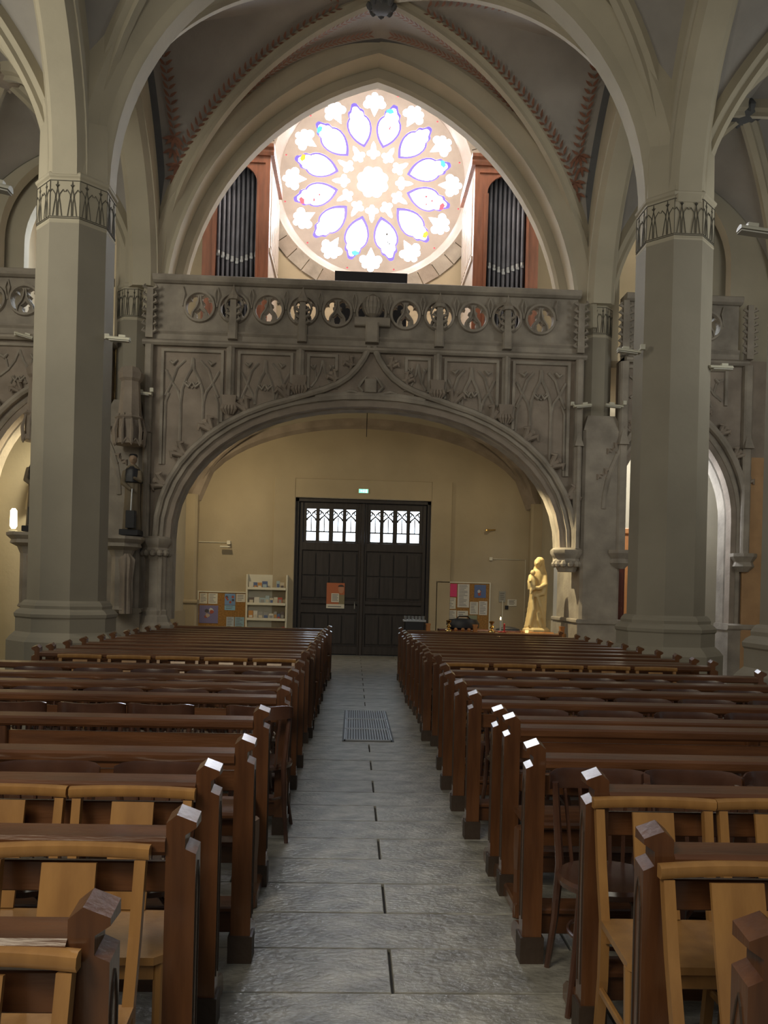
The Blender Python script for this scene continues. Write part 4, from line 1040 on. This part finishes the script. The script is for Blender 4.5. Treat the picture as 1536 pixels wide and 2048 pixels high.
# sweeping mantle folds
b.tube([(vx+.14, vy-.10, vz+.85), (vx+.08, vy-.16, vz+.66), (vx-.08, vy-.17, vz+.60)], [.05, .05, .02], 8)
b.tube([(vx-.05, vy-.17, vz+.66), (vx+.04, vy-.17, vz+.42), (vx+.12, vy-.12, vz+.18), (vx+.15, vy-.08, vz+.02)], [.02, .04, .04, .03], 8)
b.tube([(vx-.11, vy-.13, vz+.60), (vx-.10, vy-.16, vz+.35), (vx-.15, vy-.13, vz+.03)], [.02, .035, .04], 8)
b.tube([(vx-.02, vy-.17, vz+.30), (vx+.00, vy-.18, vz+.15), (vx+.06, vy-.17, vz+.02)], [.02, .03, .035], 8)
remeshed(b, 'body', M_statue, vg, .014, 3)
b = MB()   # veil falling down the back
drape(b, (vx+.05, vy+.04, vz), [(.02, .14, .13, .6), (.4, .15, .13, .5), (.8, .155, .13, .4), (1.05, .14, .12, .2), (1.2, .095, .105, 0), (1.31, .085, .10, 0), (1.36, .04, .05, 0)], 7, .08)
remeshed(b, 'veil', M_statue, vg, .014, 3)
b = MB(); ball(b, (vx-.12, vy-.15, vz+1.05), .05, .055, .06)
drape(b, (vx-.13, vy-.15, vz+.72), [(0, .07, .07, 1), (.1, .08, .075, .6), (.2, .07, .06, .3), (.27, .035, .035, 0)], 5, .12)
b.tube([(vx-.16, vy-.17, vz+.95), (vx-.19, vy-.22, vz+.88), (vx-.17, vy-.25, vz+.90)], [.024, .02, .015], 6)
b.tube([(vx-.15, vy-.2, vz+.74), (vx-.17, vy-.22, vz+.64)], [.035, .02], 6)
remeshed(b, 'child', M_statue, vg, .012, 2)
octa([(.24, .86), (.24, .90), (.20, .94)], (vx, vy, 0)).build('plinth', M_statue, vg)
MB().bbox(vx-.24, vx+.24, vy-.22, vy+.22, 0, .80, .02).bbox(vx-.28, vx+.28, vy-.26, vy+.26, .80, .86, .015).build('pedestal', M_orangewood, vg)

# niche with the monk statue on the pier
def niche(cx, yb, zt, label):
    nb = empty('statue_niche', (cx, yb, 1.0), label, 'niche')
    MB().lathe([(.14, -1.32), (.20, -1.28), (.17, -1.22), (.17, -.36), (.22, -.24), (.34, -.18), (.32, -.12), (.40, -.05), (.40, .0)], (cx, yb, zt), 8, rot=PI/8).build('corbel', M_stone2, nb)
    m = MB()
    drape(m, (cx+.12, yb-.12, zt-1.35), [(0, .09, .07, 1), (.2, .10, .08, 1), (.6, .09, .08, 1), (.95, .12, .09, .8), (1.05, .06, .05, 0)], 7, .2)
    m.build('carved_bracket', M_stone, nb, smooth=True)
    m = MB()
    m.lathe([(.26, 0), (.27, .05), (.22, .10), (.22, .42), (.26, .46), (.20, .5), (.16, 1.1), (.20, 1.15), (.22, 1.25), (.16, 1.35)], (cx+.08, yb, zt+1.62), 8, rot=PI/8)
    for k in range(6):
        a = PI + .1 + k*PI/5
        m.tube([(cx+.08+.25*C_(a), yb+.25*S_(a), zt+1.62), (cx+.08+.27*C_(a), yb+.27*S_(a), zt+1.85), (cx+.08+.20*C_(a), yb+.20*S_(a), zt+2.15)], [.03, .03, .008], 5)
        m.tube([(cx+.08+.25*C_(a+.3), yb+.25*S_(a+.3), zt+1.70), (cx+.08+.25*C_(a), yb+.25*S_(a), zt+1.60), (cx+.08+.25*C_(a-.3), yb+.25*S_(a-.3), zt+1.70)], .018, 5)
    m.build('canopy', M_stone, nb)
    return nb
niche(-4.10, 14.25, 2.40, 'carved corbel and canopy of the monk statue, behind the left column')
niche(-5.70, 14.30, 2.42, 'carved corbel and canopy on the left aisle pier, left of the column')
def monk(mx, my, mz, label, detail=True):
    g = empty('monk_statue', (mx, my, mz), label, 'statue')
    b = MB(); drape(b, (mx, my, mz+.10), [(0, .15, .13, 1), (.3, .135, .12, 1), (.7, .125, .11, .8), (.95, .13, .10, .4), (1.08, .12, .09, .1), (1.15, .05, .05, 0)], 9, .12)
    b.tube([(mx+.12, my-.02, mz+1.12), (mx+.16, my-.12, mz+.95), (mx+.06, my-.18, mz+1.0)], [.055, .05, .03], 8)
    b.tube([(mx-.12, my-.02, mz+1.12), (mx-.13, my-.13, mz+.90), (mx+.04, my-.19, mz+.78)], [.055, .05, .03], 8)
    remeshed(b, 'habit', M_habit, g, .014, 3)
    b = MB(); drape(b, (mx, my, mz), [(.92, .175, .135, .5), (1.05, .165, .13, .3), (1.15, .13, .11, .1), (1.22, .07, .07, 0)], 9, .08)
    remeshed(b, 'cape', M_cape, g, .014, 2)
    b = MB(); b.tube([(mx, my-.01, mz+1.18), (mx+.005, my-.02, mz+1.27)], .04, 8); ball(b, (mx+.01, my-.03, mz+1.34), .068, .078, .092)
    b.tube([(mx+.03, my-.10, mz+1.345), (mx+.035, my-.12, mz+1.32)], [.010, .014], 6)
    remeshed(b, 'head', M_skin, g, .010, 2)
    b = MB().lathe([(.072, 0), (.078, .03), (.06, .055), (.02, .065)], (mx+.005, my-.012, mz+1.37), 12); b.build('hair', M_cape, g, smooth=True)
    b = MB().tube([(mx+.05, my-.20, mz+.80), (mx+.04, my-.22, mz+.40)], .013, 6); b.build('sword_blade', M_metal, g)
    MB().bbox(mx-.04, mx+.12, my-.26, my-.14, mz+.12, mz+.42, .01).build('dark_book', M_black, g)
    MB().bbox(mx-.16, mx+.16, my-.20, my+.15, mz, mz+.10, .01).build('plinth', M_black, g)
monk(-3.93, 14.2, 2.42, 'painted monk statue in brown habit and black cape on the corbel behind left column')
monk(-5.63, 14.3, 2.44, 'dark statue silhouetted at the lit left aisle arch')

# ================================================================== SMALL FITTINGS
def flood(x, y, z, rz, label, s=1.0, tilt=0.25):
    o = empty('floodlight', (x, y, z), label, 'lamp', 'white floodlights on the pillars'); o.rotation_euler = (0, 0, rz)
    R = Matrix.Rotation(tilt, 3, 'Y')
    prof = [(.05*C_(a), .045*S_(a)) for a in [PI*i/8 for i in range(9)]]
    m = MB(); pts = [(R @ Vector((-.16, 0, 0)))*s, (R @ Vector((.16, 0, 0)))*s]
    m.sweep(pts, [(a*s, b*s-.01) for a, b in prof], (0, 1, 0)); m.build('housing', M_white, o, rel=True)
    MB().box((R @ Vector((0.02, 0, -.022)))*s, (.27*s, .085*s, .012), R).build('lens', M_paper, o, rel=True)
    MB().tube([(R @ Vector((-.12, 0, 0)))*s, (-.16*s, .02, .03), (-.17*s, .05, .05)], .018*s, 6).box((-.17*s, .06, .05), (.06, .05, .07)).build('bracket', M_white, o, rel=True)
    MB().box((R @ Vector((.05, 0, .045)))*s, (.09*s, .05*s, .03*s), R).build('ballast', M_white, o, rel=True)
flood(-3.27, 10.95, 4.87, .0, 'white floodlight on the right face of the left column', tilt=.05)
flood(3.72, 10.95, 4.96, PI, 'white floodlight on the left face of the right column', tilt=-.1)
flood(-5.92, 14.35, 5.90, 0, 'white floodlight on the left aisle screen, left of the column', tilt=.25)
flood(-3.83, 14.35, 4.96, PI, 'white floodlight at the left end of the gallery screen', tilt=-.12)
flood(4.05, 14.35, 5.00, 0, 'left of the two white floodlights on the pier right of the arch', tilt=-.12)
flood(4.63, 14.35, 5.02, PI, 'right of the two white floodlights on the pier right of the arch', tilt=-.08)
flood(5.02, 10.95, 4.78, 0, 'white floodlight on the right face of the right column', tilt=.0)
flood(3.66, 7.3, 4.98, PI, 'large white floodlight at the right edge, on the nearest column', s=1.1, tilt=-.1)
flood(-3.36, 7.35, 5.12, 0, 'large white floodlight cut by the left edge of the photo', s=1.1, tilt=.2)

# exit sign over the door
e = empty('exit_sign', (.17, YW-.08, 3.93), 'small green emergency exit sign above the door', 'sign')
MB().bbox(.045, .29, YW-.08, YW-.02, 3.87, 3.985, .008).build('sign_body', M_white, e)
MB().mm(.06, .275, YW-.085, YW-.08, 3.885, 3.972).build('sign_face', emat('exit_green', (.25, 1.0, .62), 1.5), e)
EW = emat('exit_white', (.9, 1, .95), 2.5)
m = MB(); q = YW-.09
m.add([(.09, q, 3.928), (.115, q, 3.95), (.115, q, 3.936), (.145, q, 3.936), (.145, q, 3.92), (.115, q, 3.92), (.115, q, 3.906)], [tuple(range(7))])
m.tube([(.178, q, 3.962), (.180, q, 3.956)], .007, 6).tube([(.178, q, 3.95), (.175, q, 3.925), (.187, q, 3.908), (.183, q, 3.892)], .004, 4).tube([(.175, q, 3.925), (.162, q, 3.91), (.155, q, 3.895)], .004, 4).tube([(.163, q, 3.94), (.178, q, 3.945), (.192, q, 3.934)], .003, 4)
m.mm(.215, .25, q, q+.004, 3.893, 3.96)
m.build('running_figure', EW, e)

# wall lamps with conduits in the porch
w1_ = empty('wall_lamp', (-3.02, YW-.1, 2.58), 'white wall lamp with conduit, left of the door', 'lamp')
MB().bbox(-3.02, -2.94, YW-.14, YW, 2.57, 2.66, .01).bbox(-3.16, -2.93, YW-.26, YW-.12, 2.49, 2.53, .01).build('lamp_head', M_white, w1_)
MB().tube([(-3.70, YW-.02, 2.62), (-3.02, YW-.02, 2.62)], .011, 6).build('conduit', M_white, w1_)
w2_ = empty('wall_lamp', (3.28, YW-.1, 3.08), 'small brass wall lamp right of the door, high up', 'lamp')
MB().lathe([(.02, -.03), (.05, -.02), (.05, .01), (.01, .03)], (3.14, YW-.14, 3.08), 10).tube([(3.14, YW-.12, 3.08), (3.35, YW-.03, 3.10)], .015, 6).build('lamp_head', M_brass, w2_)
w3_ = empty('junction_box', (3.26, YW, 2.40), 'small white junction box with conduit right of the door', 'junction box')
MB().bbox(3.22, 3.30, YW-.05, YW, 2.36, 2.44, .008).build('box', M_white, w3_)
MB().tube([(3.30, YW-.02, 2.40), (4.10, YW-.02, 2.40), (4.10, YW-.02, 0.9)], .009, 5).build('conduit', M_white, w3_)
w4_ = empty('light_switch', (3.60, YW, 1.2), 'dark light switch with vertical conduit on the porch wall', 'switch')
MB().bbox(3.63, 3.71, YW-.04, YW, 1.20, 1.29, .008).build('switch_plate', M_black, w4_)
MB().tube([(3.57, YW-.02, 1.4), (3.57, YW-.02, 0.1)], .015, 5).build('conduit', M_white, w4_)
for x, z, ww, hh, lb in ((3.56, 1.50, .16, .26, 'grey framed notice hung above the light switch'), (3.80, 1.36, .22, .16, 'white printed notice taped right of the light switch')):
    n_ = empty('wall_notice', (x, YW, z), lb, 'notice')
    MB().bbox(x-ww/2, x+ww/2, YW-.02, YW, z-hh/2, z+hh/2, .004).build('sheet', M_paper if x > 3.7 else flat('grey_notice', (.3, .29, .25)), n_)
    m = MB()
    for i in range(4): m.mm(x-ww*.35, x+ww*(.3-.1*(i % 2)), YW-.023, YW-.02, z+hh*.3-i*hh*.18, z+hh*.3-i*hh*.18+.012)
    m.build('print_lines', M_line, n_)

# ---- notice boards
def sheet(parent, x0, x1, z0, z1, col, y, kind='text', nm=None):
    m = flat(nm or 'print_%02d%02d%02d' % tuple(int(c*99) for c in col), col)
    s = MB().mm(x0, x1, y-.004, y, z0, z1).build('paper_sheet', m, parent)
    w_, h = x1-x0, z1-z0; r_ = random.Random(int((x0+z0)*1000))
    d = MB()
    if kind == 'text':
        n = max(3, int(h/.035))
        for i in range(1, n):
            zz_ = z1 - h*i/n; d.mm(x0+w_*.12, x0+w_*(.5+.38*r_.random()), y-.0055, y-.004, zz_, zz_+h/n*.35)
        d.build('print_lines', flat('ink_grey', (.16, .16, .18)), s)
    elif kind == 'photo':
        for i in range(7):
            cx_, cz_ = x0+w_*r_.uniform(.15, .8), z0+h*r_.uniform(.15, .75); e_ = r_.uniform(.08, .2)
            col_ = r_.choice([(.35, .08, .05), (.08, .07, .08), (.45, .35, .28), (.1, .16, .32), (.5, .5, .5)])
            pts = [(cx_+w_*e_*C_(a)*r_.uniform(.6, 1), cz_+h*e_*S_(a)*r_.uniform(.6, 1)) for a in [k*PI/3.5 for k in range(7)]]
            pts = [(min(max(a, x0), x1), min(max(b_, z0), z1)) for a, b_ in pts]
            MB().prism(pts, y-.0055-.0003*i, y-.004).build('printed_patch', flat('ink_%02d%02d%02d' % tuple(int(c*99) for c in col_), col_), s)
    return s
def board(x0, x1, z0, z1, label):
    b = empty('notice_board', ((x0+x1)/2, YW, z0), label, 'notice board')
    MB().mm(x0, x1, YW-.03, YW, z0, z1).build('cork_panel', M_cork, b)
    m = MB(); t = .03
    for a in ((x0-t, x0, z0-t, z1+t), (x1, x1+t, z0-t, z1+t), (x0, x1, z0-t, z0), (x0, x1, z1, z1+t)): m.bbox(a[0], a[1], YW-.05, YW, a[2], a[3], .006)
    m.build('white_frame', M_white, b)
    for s in (-1, 1): MB().mm((x0+x1)/2+s*(x1-x0)*.42-.02, (x0+x1)/2+s*(x1-x0)*.42+.02, YW-.04, YW-.0, 0, z0-t).build('board_leg', M_white, b)
    return b
yb = YW-.034
b = board(-3.66, -2.55, .50, 1.43, 'cork notice board with white frame and photo posters, left of leaflet rack')
sheet(b, -3.64, -3.46, 1.16, 1.41, (.60, .56, .46), yb, 'text'); sheet(b, -3.44, -3.22, 1.16, 1.41, (.62, .60, .52), yb)
sheet(b, -3.05, -2.80, 1.14, 1.41, (.16, .28, .50), yb, 'photo'); sheet(b, -3.05, -2.80, 1.02, 1.13, (.22, .42, .58), yb)
sheet(b, -2.78, -2.57, 1.22, 1.41, (.62, .60, .54), yb); sheet(b, -3.64, -3.20, .70, 1.12, (.18, .16, .30), yb, 'photo')
sheet(b, -3.0, -2.82, .56, .86, (.42, .47, .52), yb); sheet(b, -2.80, -2.58, .56, .86, (.26, .40, .50), yb)
b = board(1.99, 3.24, .60, 1.80, 'cork notice board with white frame crowded with papers, right of door')
sheet(b, 2.02, 2.22, 1.48, 1.77, (.55, .54, .48), yb, 'photo'); sheet(b, 2.24, 2.46, 1.47, 1.78, (.62, .05, .17), yb, 'none')
sheet(b, 2.48, 2.76, 1.22, 1.78, (.60, .58, .54), yb, 'text'); sheet(b, 2.88, 3.16, 1.46, 1.77, (.10, .15, .32), yb, 'photo')
sheet(b, 2.03, 2.20, 1.22, 1.46, (.55, .53, .46), yb); sheet(b, 2.23, 2.44, 1.18, 1.45, (.60, .58, .5), yb)
sheet(b, 2.78, 2.98, 1.06, 1.36, (.58, .56, .5), yb); sheet(b, 3.00, 3.20, 1.05, 1.38, (.60, .58, .54), yb)
sheet(b, 2.24, 2.46, .86, 1.15, (.58, .56, .5), yb); sheet(b, 2.48, 2.74, 1.0, 1.14, (.6, .58, .52), yb)
sheet(b, 2.50, 2.72, .68, .98, (.60, .58, .52), yb); sheet(b, 2.76, 2.96, .62, 1.04, (.22, .24, .16), yb, 'photo')

# poster on the door
p = empty('door_poster', (-.44, YD, 1.42), 'orange poster with a face and white notice, fixed to the left door leaf', 'poster')
MB().mm(-.655, -.225, YD-.012, YD, 1.12, 1.73).build('poster_sheet', flat('poster_orange', (.42, .13, .06)), p)
MB().mm(-.655, -.225, YD-.015, YD-.012, 1.12, 1.22).build('poster_footer', M_paper, p)
MB().mm(-.36, -.225, YD-.015, YD-.012, 1.22, 1.45).build('poster_corner', flat('poster_olive', (.22, .19, .12)), p)
MB().prism([(-.36+.07*C_(a)+.05, 1.58+.10*S_(a)) for a in [k*PI/6 for k in range(12)]], YD-.015, YD-.012).build('printed_face', flat('poster_skin', (.45, .22, .14)), p)
MB().prism([(-.31+.075*C_(a), 1.64+.05*S_(a)) for a in [k*PI/6 for k in range(7)]], YD-.018, YD-.015).build('printed_hair', flat('poster_dark', (.05, .04, .04)), p)
MB().mm(-.54, -.355, YD-.018, YD-.015, 1.27, 1.48).build('poster_notice', M_paper, p)
m = MB()
for i in range(5): m.mm(-.52, -.375-.02*(i % 2), YD-.020, YD-.018, 1.30+i*.034, 1.315+i*.034)
m.mm(-.62, -.30, YD-.018, YD-.015, 1.155, 1.175); m.build('print_lines', flat('ink_grey', (.16, .16, .18)), p)

o = empty('hanging_cord', (.18, 17.0, 5.2), 'thin dark cord hanging from the crown of the porch vault', 'cord')
MB().tube([(.18, 16.6, 5.6), (.18, 16.6, 4.75)], .008, 5).lathe([(.03, 0), (.05, .02), (.03, .05)], (.18, 16.6, 5.52), 8).build('cord', M_black, o)
# leaflet rack
r = empty('leaflet_rack', (-2.05, 18.9, 0), 'white wall rack with four shelves of leaflets, left of the door', 'rack')
MB().bbox(-2.53, -2.49, 18.85, 19.08, 0, 1.88, .006).bbox(-1.60, -1.56, 18.85, 19.08, 0, 1.88, .006).build('side_panels', M_white, r)
MB().mm(-2.49, -1.60, 19.05, 19.08, .2, 1.88).build('back_panel', M_white, r)
rl = random.Random(5); LC = [(.6, .58, .52), (.55, .5, .4), (.10, .14, .28), (.45, .10, .08), (.62, .6, .56), (.3, .3, .3), (.5, .25, .08), (.12, .10, .10), (.35, .45, .5)]
for k, z in enumerate((.44, .80, 1.16, 1.52)):
    MB().bbox(-2.49, -1.60, 18.84, 19.06, z, z+.03, .005).bbox(-2.49, -1.60, 18.83, 18.85, z, z+.06, .004).build('shelf', M_white, r)
    x = -2.47; j = 0
    while x < -1.68:
        w_ = rl.uniform(.07, .13); h = rl.uniform(.13, .20); c_ = rl.choice(LC)
        if not (k == 3 and 4 <= j <= 5):
            l = empty('leaflet', (x+w_/2, 18.93, z+.03), 'leaflet on the %s shelf of the white rack, %s from the left' % (['lowest', 'third', 'second', 'top'][k], ['first'] [0] if j == 0 else ORD[j]), 'leaflet', 'leaflets in the rack')
            MB().box((x+w_/2, 18.93, z+.03+h/2), (w_, .015, h)).build('cover', flat('cover_%02d%02d%02d' % tuple(int(q*99) for q in c_), c_), l)
            c2 = rl.choice(LC); MB().mm(x+w_*.15, x+w_*.85, 18.919, 18.9225, z+.03+h*.2, z+.03+h*rl.uniform(.45, .75)).build('cover_print', flat('cover_%02d%02d%02d' % tuple(int(q*99) for q in c2), c2), l)
        x += w_+.008; j += 1

# ---- candle corner in front of the right board
cs = empty('candle_stand', (1.15, 14.6, 0), 'dark votive candle stand with a row of glass cups, right of the aisle end', 'candle stand')
MB().bbox(.93, 1.30, 14.5, 14.8, .1, 1.02, .02).build('cabinet', M_black, cs)
MB().mm(.91, 1.32, 14.48, 14.82, 1.02, 1.05).build('tray', M_metal, cs)
for k in range(6):
    MB().lathe([(.018, 0), (.026, .02), (.028, .07), (.024, .07), (.02, .02)], (.95+k*.065, 14.55, 1.05), 8).build('glass_cup', M_metal, cs, smooth=True)
rb = empty('altar_rail', (2.3, 14.35, 0), 'lit honey-coloured wooden rail with square posts behind the right pews', 'rail')
MB().bbox(.98, 3.85, 14.32, 14.40, .80, .87, .01).bbox(.98, 3.85, 14.28, 14.44, .74, .77, .01).build('rail_top', M_lightwood, rb)
for x in (1.35, 2.20, 3.78):
    MB().bbox(x-.035, x+.035, 14.30, 14.42, 0, .97, .01).box((x, 14.36, .985), (.085, .11, .03)).build('rail_post', M_orangewood, rb)
for x in (1.85, 1.98, 2.09): MB().lathe([(.02, 0), (.035, .03), (.02, .06)], (x, 14.36, .87), 8).build('rail_knob', M_orangewood, rb)
def candlestick(x, y, z, label):
    o = empty('brass_candlestick', (x, y, z), label, 'candlestick')
    MB().lathe([(.07, 0), (.065, .02), (.03, .04), (.02, .06), (.045, .09), (.02, .12), (.02, .14), (.045, .17), (.05, .19), (.02, .2)], (x, y, z), 12).build('stem', M_brass, o, smooth=True)
candlestick(1.72, 14.36, .87, 'polished brass candlestick on the rail, nearer the door')
candlestick(2.50, 14.36, .87, 'polished brass candlestick on the rail, beside the candles')
for x, h, lb, lit in ((2.66, .22, 'tall white candle with a burning flame on the rail', 1), (2.73, .15, 'short red and white candle beside the burning one', 0)):
    o = empty('candle', (x, 14.36, .87), lb, 'candle')
    MB().lathe([(.016, 0), (.016, h), (.006, h+.008)], (x, 14.36, .87), 10).build('wax', M_paper if lit else flat('red_wax', (.5, .04, .04)), o, smooth=True)
    MB().lathe([(.04, 0), (.045, .015), (.02, .02)], (x, 14.36, .868), 10).build('dish', flat('red_wax', (.5, .04, .04)), o)
    if lit: MB().lathe([(.002, 0), (.011, .012), (.008, .03), (.001, .05)], (x, 14.36, .87+h+.008), 8).build('flame', emat('flame', (1, .62, .2), 60), o, smooth=True)
o = empty('black_bag', (2.05, 14.9, .9), 'black bag lying on the table behind the rail', 'bag')
MB().lathe([(.2, 0), (.30, .03), (.31, .12), (.26, .19), (.1, .21)], (2.05, 14.9, .88), 14, sx=1, sy=.5).build('body', M_black, o, smooth=True)
MB().tube([(1.9, 14.85, 1.05), (1.97, 14.83, 1.13), (2.13, 14.83, 1.13), (2.2, 14.85, 1.05)], .012, 6).build('handle', M_black, o)
o = empty('votive_table', (2.3, 14.95, 0), 'dark wooden table behind the lit rail', 'table')
MB().bbox(1.6, 3.1, 14.7, 15.15, .83, .88, .01).build('tabletop', M_redwood, o)
for x in (1.65, 3.05):
    for y in (14.75, 15.1): MB().bbox(x-.03, x+.03, y-.03, y+.03, 0, .83, .005).build('leg', M_redwood, o)
o = empty('black_hat_cloth', (2.98, 14.9, .88), 'black folded cloth on the table, left of the pale statue', 'cloth')
MB().lathe([(.24, 0), (.22, .03), (.14, .06), (.03, .075)], (2.9, 14.9, .88), 16, sy=.5).build('fold', M_black, o, smooth=True)
o = empty('tealight', (3.14, 14.36, .87), 'small yellow tealight on the rail beside the statue', 'candle')
MB().lathe([(.03, 0), (.035, .045), (.03, .05)], (3.14, 14.36, .87), 10).build('cup', emat('tealight_glow', (1, .75, .3), 1.2), o, smooth=True)

# ---- right aisle: confessional, small picture, chair; left aisle: sconce
o = empty('confessional', (6.0, 17.4, 0), 'orange-brown wooden confessional seen between pier and right column', 'confessional')
MB().bbox(5.5, 6.5, 17.4, 18.1, 0, 2.95, .03).build('carcass', M_orangewood, o)
for k in range(3): MB().bbox(5.57+k*.31, 5.81+k*.31, 17.36, 17.42, .3, 2.75, .012).build('panel', M_orangewood, o)
MB().bbox(5.43, 6.57, 17.32, 18.1, 2.95, 3.08, .02).build('cornice', M_orangewood, o)
o = empty('wooden_door_leaf', (4.95, 15.35, 0), 'dark red wooden door leaf standing open beside the right pier', 'door')
MB().bbox(4.80, 5.30, 15.5, 15.56, 0, 2.15, .01).build('leaf', M_redwood, o)
for k in range(3): MB().bbox(4.86, 5.24, 15.47, 15.51, .1+k*.68, .68+k*.68, .01).build('panel', M_redwood, o)
o = empty('framed_picture', (6.55, 16, 1.8), 'narrow gilt-ground picture of a dark figure on the right aisle jamb', 'picture')
MB().mm(6.72, 6.88, 15.9, 15.93, 1.42, 2.05).build('panel', flat('gilt_ground', (.42, .34, .16)), o)
MB().prism([(6.76, 1.45), (6.84, 1.45), (6.835, 1.7), (6.82, 1.88), (6.80, 1.98), (6.78, 1.88), (6.765, 1.7)], 15.885, 15.9).build('painted_figure', M_cape, o)
al = empty('wall_bay_left', (-6, 16.3, 0), kind='structure')
MB().mm(-7.5, -4.6, 16.3, 16.6, -.05, 5.9).build('masonry', M_cream, al)
MB().sweep(xz(parch(-5.75, .75, 1.3, 3.0, 10), 16.28), [(-.05, -.05), (-.12, .03), (-.05, .10), (.05, .10), (.05, -.05)], (0, 1, 0)).build('blind_arch', M_cream, al, smooth=True)
aw = empty('wall_bay_right', (6.9, 17, 0), kind='structure')
MB().mm(6.55, 7.6, 15.93, 16.4, -.05, 5.9).build('masonry', M_cream, aw)
o = empty('side_chair', (7.35, 13.6, 0), 'small wooden chair against the orange-lit wall in the right aisle', 'chair')
MB().bbox(7.12, 7.55, 13.42, 13.84, .43, .46, .01).build('seat', M_orangewood, o)
for x in (7.15, 7.52):
    MB().bbox(x-.02, x+.02, 13.80, 13.84, 0, .98, .005).build('leg', M_redwood, o); MB().bbox(x-.02, x+.02, 13.43, 13.47, 0, .43, .005).build('leg', M_redwood, o)
for z in (.60, .74, .88): MB().bbox(7.15, 7.52, 13.81, 13.835, z, z+.07, .005).build('back_slat', M_orangewood, o)
o = empty('wall_sconce', (-5.92, 14.45, 2.35), 'glowing wall sconce at the left aisle arch', 'lamp')
MB().lathe([(.05, 0), (.09, .05), (.08, .32), (.04, .36)], (-6.06, 14.42, 2.50), 12, sx=.7, sy=.7).build('glowing_shade', emat('sconce_glow', (1, .80, .45), 6), o, smooth=True)
MB().bbox(-6.14, -6.02, 14.40, 14.5, 2.36, 2.48, .01).build('bracket', M_white, o)
o = empty('lectern', (-5.85, 12.5, 0), 'black draped stand with pale wooden foot at the left edge', 'stand')
MB().prism([(12.3, .95), (12.7, 1.30), (12.75, 1.25), (12.7, .7), (12.35, .7)], -5.95, -5.55, 'yz').build('black_cover', M_black, o)
MB().bbox(-5.9, -5.6, 12.4, 12.7, 0, .72, .02).build('wooden_foot', M_lightwood, o)
